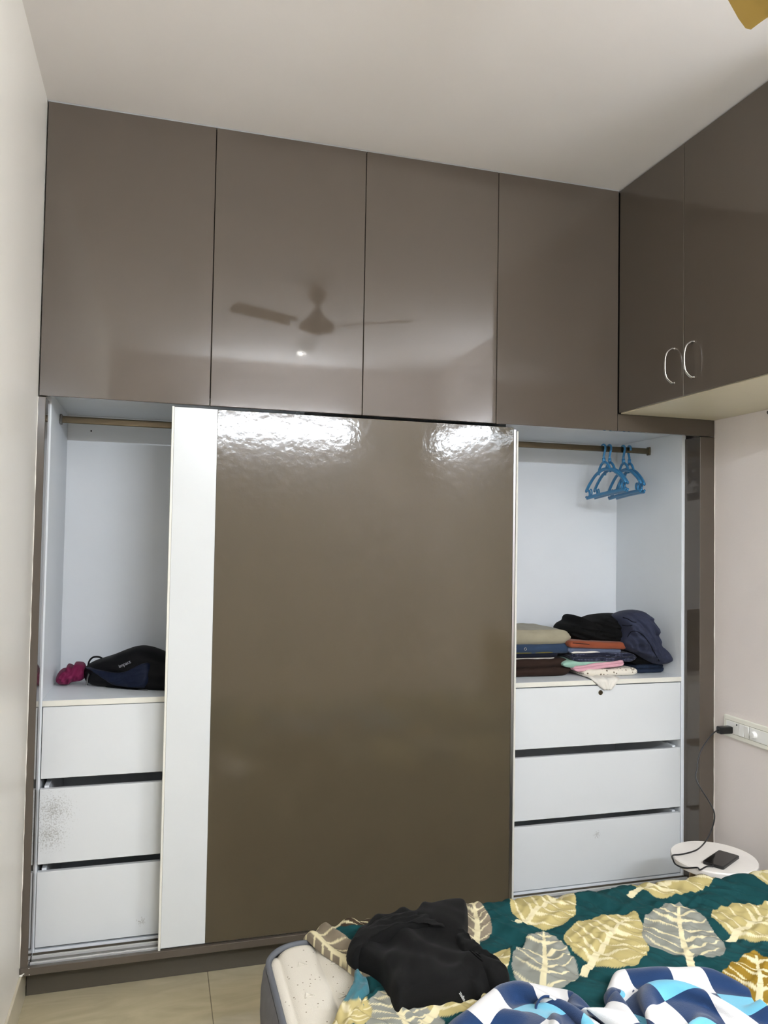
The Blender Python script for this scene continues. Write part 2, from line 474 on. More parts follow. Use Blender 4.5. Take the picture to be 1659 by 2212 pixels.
stain(nt, nt.nodes['Principled BSDF'], [((0.07, 0.09, 0.60), 0.11), ((0.06, 0.09, 0.52), 0.10), (tuple(on_y(1290, 1803, 0.1)), 0.03), ((0.36, 0.09, 0.20), 0.03)])
def drawer(x0, x1, z0, z1, pull=0.0, lock=False):
    y = YC - 0.0005 - pull
    f = box('drawer', (x0, x1, y, y + 0.018, z0, z1), m_stain, w, bevel=0.0012)
    zt = z1 + 0.006 if z1 < 0.9 else z1 - 0.03
    for xa in (x0 + 0.012, x1 - 0.027):
        box('drawer_side', (xa, xa + 0.015, y + 0.0185, 0.56, z0 + 0.02, zt), m_white_matte, f, bevel=0.0006)
    box('drawer_back', (x0 + 0.028, x1 - 0.028, 0.545, 0.56, z0 + 0.02, zt - 0.01), m_white_matte, f, bevel=0.0006)
    box('drawer_bottom', (x0 + 0.028, x1 - 0.028, y + 0.0185, 0.544, z0 + 0.02, z0 + 0.026), m_white_matte, f, bevel=0.0006)
    if lock:
        c = on_y(1297, 1496, YC)
        V, F = lathe_geo([(0.0, 0.0), (0.0098, 0.0), (0.0098, 0.002), (0.0085, 0.0034), (0.006, 0.0034), (0.006, 0.0024), (0.0, 0.0024)], (0, 0, 0), 24)
        V = [(c[0] + a, YC - 0.0005 - cc, c[2] + bb) for a, bb, cc in V]
        lk = link('lock', mesh_from(V, F), m_rod, f, smooth=True); sharp(lk.data, 30); lk['label'] = 'round metal key lock'
        
    return f
drawer(0.0258, 0.868, 0.703, 0.9405)
drawer(0.0252, 0.868, 0.4255, 0.672, pull=0.010)
drawer(0.0245, 0.868, 0.153, 0.3985, pull=0.006)
drawer(1.724, 2.5195, 0.699, 0.9385, lock=True)
drawer(1.724, 2.5195, 0.4195, 0.6655)
drawer(1.724, 2.5195, 0.1475, 0.3955)
# doors on the two tracks
ZD0, ZD1 = 0.141, 1.9625
fd = box('sliding_door', (0.570, 1.6935, 0.010, 0.036, ZD0, ZD1), m_slide, w, bevel=0.0008)
fd['label'] = 'glossy brown sliding door in front'
box('white_strip', (0.4245, 0.5697, 0.0098, 0.036, ZD0 + 0.001, ZD1 + 0.001), m_white, fd, bevel=0.0008)
box('edge_profile', (0.4165, 0.4242, 0.0080, 0.038, ZD0 - 0.008, ZD1 + 0.003), m_edge, fd, bevel=0.001)
box('edge_profile', (1.6938, 1.7045, 0.0085, 0.038, ZD0 - 0.004, ZD1 - 0.006), m_alu, fd, bevel=0.002, seg=2)
rd = box('sliding_door', (0.470, 1.727, 0.056, 0.082, ZD0 + 0.0005, ZD1 - 0.004), m_slide, w, bevel=0.0008)
rd['label'] = 'sliding door behind the front one'
box('edge_profile', (1.7273, 1.7355, 0.054, 0.084, ZD0, ZD1 - 0.006), m_edge, rd, bevel=0.001)
box('edge_profile', (0.462, 0.4697, 0.054, 0.084, ZD0, ZD1 - 0.006), m_edge, rd, bevel=0.001)


# painter's caulk where the stiles meet the walls
m_caulk = mat('white_caulk', (236, 232, 222), 0.6)
rk = random.Random(3)
for x, y in ((WL + 0.0012, -0.0005), (XR - 0.0012, -0.0005)):
    zs = np.linspace(0.14, B - 0.004, 70)
    tube('caulk_bead', [(x + (rk.uniform(-0.0004, 0.0004)), y, z) for z in zs], np.array([0.0014 * rk.uniform(0.45, 1.35) for _ in zs]), m_caulk, w, nseg=6)

# chipped laminate at the bottom left corner of the frame
for (x, z, r_) in ((WL + 0.006, 0.1175, 0.0065), (WL + 0.012, 0.1215, 0.004), (WL + 0.030, 0.1165, 0.002), (SIL + 0.004, 0.1365, 0.0022)):
    ang = np.sort(np.array([rk.uniform(0, 6.28) for _ in range(7)]))
    ring = [(x + r_ * rk.uniform(0.5, 1.1) * math.cos(a), -0.0006, z + r_ * rk.uniform(0.4, 0.9) * math.sin(a)) for a in ang]
    V = ring + [(x, -0.0016, z)] + [(a, 0.0006, c) for a, _, c in ring]
    F = [(k, (k + 1) % 7, 7) for k in range(7)] + [(k, 8 + k, 8 + (k + 1) % 7, (k + 1) % 7) for k in range(7)]
    link('chip', mesh_from(V, F), m_caulk, w)

# ------------------------------------------------------------------ ceiling fan
FC = np.array([1.223, -1.622]); FZ = 2.726
m_fan = mat('bronze_fan_paint', (118, 92, 50), 0.35, metal=0.3, var=0.05)
m_blade = mat('golden_brown_fan_blade', (132, 106, 48), 0.4, metal=0.15, var=0.06)
fan = empty('ceiling_fan', (FC[0], FC[1], H), 'golden brown three-blade ceiling fan, one blade tip showing in the corner', 'fan')
lathe('canopy', [(0.0, -0.001), (0.03, -0.001), (0.05, -0.02), (0.055, -0.045), (0.042, -0.08), (0.016, -0.098)], (FC[0], FC[1], H), m_fan, fan)
lathe('down_rod', [(0.011, -0.09), (0.011, FZ - H + 0.10)], (FC[0], FC[1], H), m_fan, fan)
lathe('motor_housing', [(0.014, 0.12), (0.022, 0.10), (0.05, 0.055), (0.095, 0.022), (0.105, 0.0), (0.095, -0.022), (0.055, -0.04), (0.02, -0.046), (0.0, -0.047)], (FC[0], FC[1], FZ), m_fan, fan)
for k in range(3):
    th = math.radians(32.8 + 120 * k); c, s = math.cos(th), math.sin(th)
    def rt(r, t, z): return (FC[0] + r * c - t * s, FC[1] + r * s + t * c, FZ + z)
    V, F = [], []
    prof = [(0.16, 0.042), (0.2, 0.046), (0.3, 0.050), (0.42, 0.054), (0.50, 0.056), (0.545, 0.054), (0.558, 0.046)]
    for r, hw in prof:
        for t in np.linspace(-1, 1, 7):
            zz = -t * 0.012 + 0.004 * (1 - t * t)
            V.append(rt(r, t * hw, zz + 0.0015)); 
        for t in np.linspace(1, -1, 7):
            zz = -t * 0.012 + 0.004 * (1 - t * t)
            V.append(rt(r, t * hw, zz - 0.0015))
    n = 14
    for i in range(len(prof) - 1):
        for q in range(n): F.append((i * n + q, i * n + (q + 1) % n, (i + 1) * n + (q + 1) % n, (i + 1) * n + q))
    F.append(tuple(range(n))[::-1]); F.append(tuple((len(prof) - 1) * n + q for q in range(n)))
    b = link('blade', mesh_from(V, F), m_blade, fan, smooth=True); sharp(b.data, 40)
    V = [rt(r, t, z) for r, t in ((0.09, 0.022), (0.2, 0.03), (0.21, 0.0), (0.2, -0.03), (0.09, -0.022)) for z in (-0.006, -0.0025)]
    V = [V[i] for i in (0, 2, 4, 6, 8)] + [V[i] for i in (1, 3, 5, 7, 9)]
    F = [(4, 3, 2, 1, 0), (5, 6, 7, 8, 9)] + [(i, (i + 1) % 5, 5 + (i + 1) % 5, 5 + i) for i in range(5)]
    link('blade_bracket', mesh_from(V, F), m_fan, b)

# ------------------------------------------------------------------ hangers
m_hang = mat('blue_plastic', (52, 122, 168), 0.3, spec=0.5)
def hanger_parts():
    HW = 0.150
    R0 = 0.0165
    hook = [(-R0 * 0.9 * math.cos(a) if False else R0 * math.cos(a), 0, R0 * math.sin(a) - R0 + 0.003) for a in np.linspace(math.radians(200), math.radians(-40), 18)]
    hook += [(0.004, 0, -0.042), (0.0, 0, -0.05), (0.0, 0, -0.066)]
    hook = [(-x, y, z) for x, y, z in hook]
    g_hook = tube_geo(catmull(hook, 60), 0.0052, 10, ref=(0, 1, 0), flat=0.8)
    neck = tube_geo([(0, 0, -0.058), (0, 0, -0.078)], 0.0076, 12, ref=(0, 1, 0))
    small = tube_geo(catmull([(-0.046, 0, -0.128), (-0.038, 0, -0.104), (-0.02, 0, -0.084), (0, 0, -0.078), (0.02, 0, -0.084), (0.038, 0, -0.104), (0.046, 0, -0.128)], 30), 0.0050, 8, ref=(0, 1, 0), flat=1.3)
    arch = tube_geo(catmull([(-HW, 0, -0.186), (-0.12, 0, -0.158), (-0.075, 0, -0.128), (-0.03, 0, -0.112), (0, 0, -0.109), (0.03, 0, -0.112), (0.075, 0, -0.128), (0.12, 0, -0.158), (HW, 0, -0.186)], 48), 0.0060, 10, ref=(0, 1, 0), flat=1.3)
    bar = tube_geo(catmull([(-HW + 0.002, 0, -0.219), (-0.07, 0, -0.2175), (0, 0, -0.217), (0.07, 0, -0.2175), (HW - 0.002, 0, -0.219)], 24), 0.0048, 10, ref=(0, 1, 0), flat=1.7)
    cs = []
    for s in (-1, 1):
        cen = (s * (HW - 0.010), -0.2015)
        c_arc = [(cen[0] - s * 0.0175 * math.cos(a), 0, cen[1] + 0.0175 * math.sin(a)) for a in np.linspace(math.radians(-140), math.radians(140), 26)]
        cs.append(tube_geo(c_arc, 0.0048, 8, ref=(0, 1, 0), flat=1.2))
        c2 = [(cen[0] - s * (0.026 + 0.010 * math.cos(a)), 0, cen[1] + 0.004 + 0.014 * math.sin(a)) for a in np.linspace(math.radians(-100), math.radians(100), 14)]
        cs.append(tube_geo(c2, 0.0034, 8, ref=(0, 1, 0)))
    return g_hook, join_geo(neck, small, arch), join_geo(bar), join_geo(*cs[:2]), join_geo(*cs[2:])
hp_ = [mesh_from(*g) for g in hanger_parts()]
for me in hp_: me.materials.append(m_hang); me.polygons.foreach_set('use_smooth', [True] * len(me.polygons))
hl = ['leftmost blue plastic hanger on the right-hand rod', 'second blue plastic hanger from the left, close behind the first',
      'third blue plastic hanger from the left, before the last', 'rightmost blue plastic hanger with its hook turned the other way']
for k, (hx, yaw, roll, flip) in enumerate(((2.283, 92, 5.0, 0), (2.314, 86, 3.5, 0), (2.384, 84, 4.0, 0), (2.416, 80, 2.5, 1))):
    r = empty('clothes_hanger', (hx, 0.330, 1.9585), hl[k], 'hanger', 'blue hangers on the right rod')
    for nm, me in zip(('hook', 'arms', 'bottom_bar', 'end_clip', 'end_clip'), hp_):
        o = bpy.data.objects.new(nm, me); COL.objects.link(o); o.parent = r
        if flip and nm == 'hook': o.rotation_euler = (0, 0, math.pi)
    r.rotation_euler = (0, math.radians(roll), math.radians(yaw))

# ------------------------------------------------------------------ fabrics
def cloth(name, rgb, rough=0.9, **k):
    k.setdefault('bump', 0.15); k.setdefault('bump_scale', 700); k.setdefault('sheen', 0.12); k.setdefault('var', 0.08); k.setdefault('var_scale', 20)
    return mat(name, rgb, rough, spec=0.15, **k)

def folded(name, x0, x1, y0, y1, z0, z1, layers, m, label, seed, slant=0.0, tilt=0.0, rough=0.004, endr=0.03, cat='clothes', group='folded clothes on the right shelf', sag=0.0):
    """a folded garment: layered rounded fold edges to the front, soft ends"""
    h = (z1 - z0)
    prof = []
    for L in range(layers):                                   # front, bottom to top
        zc = z0 + h * (L + 0.5) / layers; r = h / layers / 2
        for a in np.linspace(-80, 80, 7):
            a = math.radians(a); prof.append((y0 + r * 0.9 - r * 0.9 * math.cos(a) + 0.004 * ((L * 7 + seed) % 3), zc + r * math.sin(a)))
    for t in np.linspace(0.08, 0.92, 14): prof.append((y0 + (y1 - y0) * t, z1))
    for a in np.linspace(80, -80, 9):
        a = math.radians(a); prof.append((y1 - h * 0.3 + h * 0.3 * math.cos(a), (z0 + z1) / 2 + h / 2 * math.sin(a)))
    for t in np.linspace(0.92, 0.08, 14): prof.append((y0 + (y1 - y0) * t, z0))
    prof = np.array(prof); n = len(prof)
    xs = x0 + (x1 - x0) * (0.5 - 0.5 * np.cos(np.linspace(0, math.pi, 44)))
    cy, cz = (y0 + y1) / 2, (z0 + z1) / 2
    V, F = [], []
    for i, x in enumerate(xs):
        e = min(x - x0, x1 - x)
        s = math.sqrt(max(0.0, 1 - max(0.0, 1 - e / endr) ** 2)) if e < endr else 1.0
        s = max(s, 0.02)
        yy = cy + (prof[:, 0] - cy) * (0.9 + 0.1 * s); zz = cz + (prof[:, 1] - cz) * s
        nz = noise(np.full(n, x / 0.05), yy / 0.08, zz / 0.02 + seed * 3.1)
        n2 = noise(np.full(n, x / 0.11), yy / 0.11, seed * 1.7)
        yy = yy + slant * (x - x0) + rough * 1.2 * nz
        zt = np.where(zz > cz, 1.0, 0.25)
        zz = zz + tilt * (x - x0) + zt * (rough * nz + rough * 1.6 * n2) - sag * math.sin(math.pi * (x - x0) / (x1 - x0))
        zz = np.maximum(zz, ZS1 + 0.0004)
        V += [(x + rough * 0.8 * nz[k], yy[k], zz[k]) for k in range(n)]
    for i in range(len(xs) - 1):
        for k in range(n): F.append((i * n + k, (i + 1) * n + k, (i + 1) * n + (k + 1) % n, i * n + (k + 1) % n))
    F.append(tuple(range(n))); F.append(tuple((len(xs) - 1) * n + k for k in range(n))[::-1])
    o = link(name, mesh_from(V, F), m, None, smooth=True)
    return tag(o, label, cat, group)

def yplane(y0, slope=0.0, x0=0.0):
    """2-D (x,z) drawn on a vertical plane facing the room; returns px->2D and 2D->3D"""
    def inv(u, v):
        d = ray(u, v)
        t = (y0 + slope * (CAM[0] - x0) - CAM[1]) / (d[1] - slope * d[0])
        p = CAM + d * t
        return (p[0], p[2])
    nrm = np.array([slope, -1.0]); nrm /= np.linalg.norm(nrm)
    def to3(a, b, d):
        return (a + nrm[0] * d, y0 + slope * (a - x0) + nrm[1] * d, b)
    return inv, to3

# left stack
m_chino = cloth('khaki_grey_cotton', (150, 143, 122)); m_jean = cloth('blue_denim', (42, 58, 80)); m_jean_d = cloth('dark_denim', (30, 40, 58), sheen=0.02, var=0.25, var_scale=60)
m_brown_c = cloth('dark_brown_cotton', (44, 31, 25), sheen=0.02); m_navy_d = cloth('navy_cotton', (22, 25, 36), sheen=0.02); m_olive = cloth('olive_cotton', (104, 96, 44))
m_blk = cloth('black_jersey', (9, 9, 9), var=0.1, sheen=0.0); m_rust = cloth('rust_orange_cotton', (132, 68, 44)); m_slate = cloth('slate_blue_cotton', (84, 92, 112))
m_mint = cloth('mint_green_cotton', (146, 182, 164)); m_pink = cloth('pink_cotton', (206, 158, 168)); m_wht = cloth('white_cotton', (224, 220, 210)); m_navy = cloth('slate_navy_nylon', (46, 50, 68), rough=0.8, sheen=0.03)
m_cream_c = cloth('pale_yellow_cotton', (206, 186, 126))
GR = 'left pile of folded clothes on the right shelf'
yA = 0.21
def zf(v, y=yA, u=1175): return float(on_y(u, v, y)[2])
def xf(u, y=yA, v=1420): return float(on_y(u, v, y)[0])
folded('folded_trousers', 1.735, xf(1236), 0.20, 0.50, ZS1 + 0.0005, zf(1424), 2, m_brown_c, 'thick dark brown folded trousers at the bottom of the left pile', 1, group=GR, endr=0.045)
folded('folded_shirt', 1.74, xf(1203), 0.215, 0.49, zf(1425.5), zf(1419), 1, m_wht, 'thin white folded shirt edge just above the dark brown trousers', 11, group=GR, rough=0.0015, endr=0.012)
folded('folded_trousers', 1.735, xf(1207), 0.20, 0.50, zf(1421), zf(1409), 1, m_navy_d, 'dark navy folded trousers under the blue jeans in the left pile', 2, group=GR, rough=0.002, endr=0.02)
folded('folded_shirt', 1.76, xf(1202), 0.205, 0.49, zf(1411), zf(1405), 1, m_olive, 'thin olive folded shirt edge under the blue jeans', 12, group=GR, rough=0.0015, endr=0.014)
folded('folded_jeans', 1.735, xf(1233), 0.20, 0.50, zf(1413), zf(1390), 1, m_jean, 'blue denim jeans folded beneath the khaki trousers', 3, group=GR, rough=0.003, endr=0.02)
folded('folded_trousers', 1.735, xf(1234), 0.195, 0.51, zf(1394), zf(1362), 1, m_chino, 'khaki grey folded trousers on top of the left pile', 4, group=GR, endr=0.05, rough=0.0035)
folded('folded_shirt', 1.738, 1.790, 0.185, 0.24, zf(1410), zf(1398), 1, m_cream_c, 'pale yellow cloth corner peeking out beside the blue jeans', 14, group=GR, rough=0.003, endr=0.02)

# middle pile
GM = 'middle pile of clothes on the right shelf'
yM = 0.19
def xm(u, y=yM, v=1420): return float(on_y(u, v, y)[0])
def zm(v, y=yM, u=1300): return float(on_y(u, v, y)[2])
m_dots = cloth('white_polka_dot_cotton', (222, 214, 198))
nt = m_dots.node_tree; b = nt.nodes['Principled BSDF']
vo = nt.nodes.new('ShaderNodeTexVoronoi'); vo.inputs['Scale'].default_value = 66; vo.inputs['Randomness'].default_value = 0.7
gm = nt.nodes.new('ShaderNodeNewGeometry'); nt.links.new(gm.outputs['Position'], vo.inputs['Vector'])
rp = nt.nodes.new('ShaderNodeValToRGB'); rp.color_ramp.interpolation = 'CONSTANT'
rp.color_ramp.elements[0].color = lin((120, 108, 92)); rp.color_ramp.elements[1].position = 0.27; rp.color_ramp.elements[1].color = lin((224, 217, 202))
nt.links.new(vo.outputs['Distance'], rp.inputs['Fac']); nt.links.new(rp.outputs['Color'], b.inputs['Base Color'])
m_ndots = cloth('navy_dotted_cotton', (28, 30, 46))
nt = m_ndots.node_tree; b = nt.nodes['Principled BSDF']
vo = nt.nodes.new('ShaderNodeTexVoronoi'); vo.inputs['Scale'].default_value = 150; vo.inputs['Randomness'].default_value = 0.0
gm = nt.nodes.new('ShaderNodeNewGeometry'); nt.links.new(gm.outputs['Position'], vo.inputs['Vector'])
rp = nt.nodes.new('ShaderNodeValToRGB'); rp.color_ramp.interpolation = 'CONSTANT'
rp.color_ramp.elements[0].color = lin((96, 100, 122)); rp.color_ramp.elements[1].position = 0.3; rp.color_ramp.elements[1].color = lin((26, 28, 44))
nt.links.new(vo.outputs['Distance'], rp.inputs['Fac']); nt.links.new(rp.outputs['Color'], b.inputs['Base Color'])

folded('folded_shirt', xm(1262, 0.16), xm(1381, 0.16), 0.155, 0.44, ZS1 + 0.0005, zm(1447, 0.16), 1, m_dots, 'cream cloth with grey polka dots at the bottom of the middle pile', 21, group=GM, slant=0.02, rough=0.004, endr=0.03)
folded('folded_shirt', xm(1238), xm(1345), 0.165, 0.45, zm(1449), zm(1437), 2, m_pink, 'pale pink cloth folded between the polka dot cloth and the mint one', 22, group=GM, tilt=0.09, rough=0.004, endr=0.02)
folded('folded_shirt', xm(1217), xm(1335), 0.175, 0.46, zm(1441), zm(1424), 1, m_mint, 'mint green rumpled shirt in the middle pile', 23, group=GM, tilt=0.03, rough=0.008, endr=0.05)
folded('folded_shirt', xm(1233), xm(1376), 0.18, 0.47, zm(1428), zm(1407), 2, m_ndots, 'navy shirt with fine dots under the slate blue one', 24, group=GM, tilt=-0.02, rough=0.006, endr=0.05)
folded('folded_shirt', xm(1233), xm(1300), 0.182, 0.46, zm(1410), zm(1405), 1, m_wht, 'thin white cloth edge beneath the slate blue shirt', 25, group=GM, rough=0.0015, endr=0.012)
folded('folded_shirt', xm(1228), xm(1343), 0.178, 0.47, zm(1409), zm(1396), 1, m_slate, 'slate blue folded shirt beneath the rust orange one', 26, group=GM, tilt=-0.035, rough=0.003, endr=0.015)
folded('folded_shirt', xm(1226), xm(1352), 0.172, 0.47, zm(1397), zm(1381.5), 1, m_rust, 'rust orange folded shirt under the black bundle', 27, group=GM, tilt=-0.05, rough=0.003, endr=0.02)
# white cloth corner hanging over the shelf edge
inv, to3 = yplane(0.0965)
V, F = [], []
prof = [(0.30, ZS1 + 0.004), (0.22, ZS1 + 0.005), (0.15, ZS1 + 0.004), (0.115, ZS1 + 0.004), (0.099, ZS1 + 0.002), (0.0945, ZS1 - 0.006), (0.094, ZS1 - 0.016), (0.0935, ZS1 - 0.028), (0.0935, ZS1 - 0.04)]
xa, xb = xm(1278, 0.1), xm(1338, 0.1)
nx = 26
for j, (y, z) in enumerate(prof):
    for i in range(nx):
        t = i / (nx - 1)
        wd = 1.0
        if j >= 4:
            q = (j - 4) / 4.0
            wd = 1.0 - 0.72 * q ** 1.3
        x = xa + (xb - xa) * (0.56 + (t - 0.56) * wd)
        fold_ = 0.0035 * math.sin(t * 9 + 0.6) + 0.002 * math.sin(t * 23)
        V.append((x, y - (abs(fold_) * 1.0 if j >= 4 else 0), z + (abs(fold_) if j < 4 else 0)))
nl = len(V)
V += [(x, y + 0.0016 if y > 0.2 else y - 0.0014, z + 0.0016) for x, y, z in V]
for j in range(len(prof) - 1):
    for i in range(nx - 1):
        q = (j * nx + i, j * nx + i + 1, (j + 1) * nx + i + 1, (j + 1) * nx + i)
        F.append(q); F.append(tuple(k + nl for k in q[::-1]))
bd = [i for i in range(nx)] + [j * nx + nx - 1 for j in range(1, len(prof))] + [(len(prof) - 1) * nx + i for i in range(nx - 2, -1, -1)] + [j * nx for j in range(len(prof) - 2, 0, -1)]
for a, b_ in zip(bd, bd[1:] + bd[:1]): F.append((a, a + nl, b_ + nl, b_))
tag(link('white_cloth', mesh_from(V, F), m_wht, None, smooth=True), 'white cloth corner hanging over the shelf edge above the key lock', 'clothes', GM)

# right side
GRR = 'right end clothes on the right shelf'
folded('folded_jeans', xm(1368, 0.23, 1445), 2.519, 0.20, 0.50, ZS1 + 0.0005, zm(1436, 0.23), 2, m_jean_d, 'dark blue denim folded at the right end of the shelf', 31, group=GRR, rough=0.004, endr=0.02)
folded('folded_trousers', xm(1364, 0.22, 1425), 2.516, 0.195, 0.46, zm(1436.5, 0.22), zm(1416, 0.22), 1, m_blk, 'black trousers with a tiny white tag under the navy jacket', 32, group=GRR, rough=0.003, endr=0.02)
# jean buttons and a garment tag
def ringlet(name, u, v, y, r, m, parent):
    c = on_y(u, v, y)
    a = np.linspace(0, 2 * math.pi, 20, endpoint=False)
    return tube(name, [(c[0] + r * math.cos(t), c[1], c[2] + r * math.sin(t)) for t in a], 0.0011, m, parent, nseg=6, closed=True)
jn = [o for o in bpy.data.objects if o.name == 'folded_jeans'][0]
ringlet('button', 1135, 1402, 0.195, 0.0052, m_chrome, jn)
# black bundle
inv, to3 = yplane(0.30)
pts = [(1203, 1360), (1210, 1348), (1222, 1341), (1226, 1331), (1234, 1327), (1243, 1335), (1258, 1337), (1275, 1334), (1296, 1327), (1330, 1325), (1352, 1332), (1362, 1360), (1358, 1392), (1330, 1392), (1290, 1386), (1240, 1383), (1218, 1376)]
o = pillow('bundled_hoodie', [inv(*q) for q in pts], to3, m_blk, None, 0.085, 0.11, seed=41, wr=0.016, wscale=(0.16, 0.022), wang=-0.25, lump=0.02, p=3.5, rings=24, n=140)
tag(o, 'black rumpled hoodie bundle on top of the middle pile', 'clothes', GM)
# navy jacket
inv, to3 = yplane(0.205)
pts = [(1330, 1335), (1340, 1326), (1358, 1319), (1378, 1318), (1391, 1325), (1397, 1341), (1407, 1356), (1405, 1368), (1414, 1386), (1420, 1402), (1432, 1412), (1439, 1424), (1434, 1433), (1415, 1434), (1393, 1425), (1372, 1412), (1350, 1404), (1338, 1390), (1340, 1365)]
o = pillow('crumpled_jacket', [inv(*q) for q in pts], to3, m_navy, None, 0.055, 0.15, seed=52, wr=0.026, wscale=(0.16, 0.026), wang=-1.0, lump=0.02, p=3.2, centre=inv(1380, 1372), rings=24, n=140)
tag(o, 'slate navy crumpled jacket slumped at the right end', 'clothes', GRR)

# ------------------------------------------------------------------ left bay: backpack and magenta cloth
m_bag = cloth('black_backpack_nylon', (7, 7, 9), rough=0.6, sheen=0.0); m_bagn = cloth('navy_backpack_nylon', (14, 22, 42), rough=0.5, sheen=0.02)
bag = empty('backpack', (0.33, 0.33, ZS1), 'black and navy backpack lying on its side on the left shelf', 'backpack')
inv, to3 = yplane(0.335, slope=-0.45, x0=0.30)
pts = [(186, 1447), (192, 1436), (205, 1427), (228, 1419), (250, 1412), (275, 1402), (298, 1395), (318, 1396), (340, 1403), (365, 1414), (400, 1424), (440, 1440), (470, 1462), (470, 1492), (430, 1500), (380, 1499), (340, 1494), (290, 1489), (240, 1483), (205, 1476), (190, 1466)]
pillow('body', [inv(*q) for q in pts], to3, m_bag, bag, 0.075, 0.085, seed=61, wr=0.008, wscale=(0.2, 0.04), wang=-0.2, lump=0.008, p=4.0, bottom=ZS1 + 0.001)
pts = [(186, 1441), (215, 1446), (250, 1452), (275, 1449), (295, 1440), (312, 1432), (324, 1434), (325, 1455), (318, 1484), (290, 1485), (250, 1480), (228, 1468), (205, 1452)]
inv2, to32 = yplane(0.252, slope=-0.45, x0=0.30)
o = pillow('side_pocket', [inv2(*q) for q in pts], to32, m_bagn, bag, 0.014, 0.03, seed=63, wr=0.007, wscale=(0.12, 0.02), wang=0.3, p=5, bottom=ZS1 + 0.001)
o['label'] = 'navy mesh side pocket'
def bagp(u, v, y): return on_y(u, v, y - 0.45 * (on_y(u, v, y)[0] - 0.30))
tube('handle_loop', catmull([bagp(190, 1440, 0.30), bagp(193, 1428, 0.30), bagp(201, 1420, 0.30), bagp(213, 1419, 0.31), bagp(222, 1423, 0.32)], 24), 0.0035, m_bag, bag, flat=0.5)
pu = tube('zip_puller', catmull([bagp(193, 1455, 0.255), bagp(189, 1466, 0.25), bagp(188, 1480, 0.245)], 10), 0.0042, m_black, bag, flat=0.5)
tube('shoulder_strap', catmull([bagp(230, 1482, 0.27), bagp(280, 1489, 0.255), bagp(320, 1494, 0.245), bagp(350, 1497, 0.24), bagp(400, 1500, 0.235)], 24), 0.0065, m_bag, bag, flat=0.6, ref=(0, 1, 0))
def decal(body, size, u, v, y, ang, rgb, parent, nm='lettering'):
    me = text_mesh(body, size)
    c = bagp(u, v, y)
    sl = math.atan(-0.45)
    R = Matrix.Rotation(sl, 4, 'Z') @ Matrix.Rotation(math.radians(66), 4, 'X') @ Matrix.Rotation(math.radians(ang), 4, 'Z')
    me.transform(Matrix.Translation(Vector(c)) @ R)
    return link(nm, me, mat('print_%d_%d_%d' % rgb, rgb, 0.6), parent)
lathe_v, lathe_f = lathe_geo([(0, 0), (0.005, 0), (0.005, 0.0008)], (0, 0, 0), 16)
# magenta cloth
inv, to3 = yplane(0.40)
pts = [(121, 1468), (125, 1455), (134, 1445), (142, 1443), (148, 1434), (160, 1437), (164, 1430), (177, 1430), (184, 1434), (187, 1446), (186, 1460), (177, 1468), (160, 1471), (146, 1477), (128, 1476)]
m_mag = cloth('magenta_nylon', (104, 22, 60), rough=0.6, sheen=0.03)
o = pillow('crumpled_cloth', [inv(*q) for q in pts], to3, m_mag, None, 0.05, 0.05, seed=71, wr=0.016, wscale=(0.06, 0.022), wang=0.9, lump=0.012, p=3, bottom=ZS1 + 0.0005)
tag(o, 'crumpled magenta cloth in the corner beside the backpack', 'cloth')

# ------------------------------------------------------------------ switch board, charger, cable, stool, phone
m_plate = mat('ivory_switch_plastic', (244, 241, 228), 0.3); m_sw = mat('white_switch_plastic', (246, 245, 240), 0.25)
sw = empty('switch_board', (XR, -0.2, 0.755), 'long ivory switch board with a round dial on the right wall', 'switch')
box('frame', (XR - 0.012, XR, -0.335, -0.070, 0.754, 0.841), m_plate, sw, bevel=0.004, seg=2)
box('shadow_gap', (XR - 0.0122, XR - 0.0118, -0.3235, -0.0815, 0.7715, 0.8235), mat('switch_gap', (150, 146, 134), 0.6), sw, bevel=0)
for yg in (-0.159, -0.187, -0.2145):
    box('module_gap', (XR - 0.0127, XR - 0.0124, yg - 0.001, yg + 0.001, 0.774, 0.821), mat('switch_gap', (150, 146, 134), 0.6), sw, bevel=0)
box('inner_plate', (XR - 0.0126, XR - 0.0118, -0.322, -0.083, 0.773, 0.822), m_plate, sw, bevel=0.0006)
so = box('socket', (XR - 0.0135, XR - 0.011, -0.158, -0.088, 0.775, 0.820), m_sw, sw, bevel=0.0008)
for dy, dz in ((-0.147, 0.813),):
    V, F = lathe_geo([(0.0, 0), (0.0032, 0), (0.0032, 0.001)], (0, 0, 0), 12)
    link('socket_hole', mesh_from([(XR - 0.0136 - c, dy + a, dz + b2) for a, b2, c in V], F), m_black, so)
for k, (a, b2) in enumerate(((-0.186, -0.160), (-0.213, -0.188))):
    me = box_mesh((XR - 0.0165, XR - 0.0112, a, b2, 0.775, 0.820), bevel=0.001)
    for v in me.vertices:
        if v.co.x < XR - 0.014: v.co.x += (0.003 if (v.co.z > 0.797) == (k == 0) else -0.001)
    link('switch', me, m_sw, sw)
dm = box('dimmer_plate', (XR - 0.0135, XR - 0.011, -0.318, -0.216, 0.775, 0.820), m_sw, sw, bevel=0.0008)
V, F = lathe_geo([(0.0, 0.0), (0.0145, 0.0), (0.0135, 0.012), (0.012, 0.014), (0.0, 0.0145)], (0, 0, 0), 28)
kn = link('dial', mesh_from([(XR - 0.0136 - c, -0.243 + a, 0.797 + b2) for a, b2, c in V], F), m_sw, dm, smooth=True); sharp(kn.data, 35)
ch = empty('phone_charger', (XR - 0.04, -0.112, 0.782), 'black wall charger plugged into the switch board', 'charger')
box('body', (XR - 0.073, XR - 0.0145, -0.129, -0.099, 0.774, 0.802), m_black, ch, bevel=0.005, seg=3)
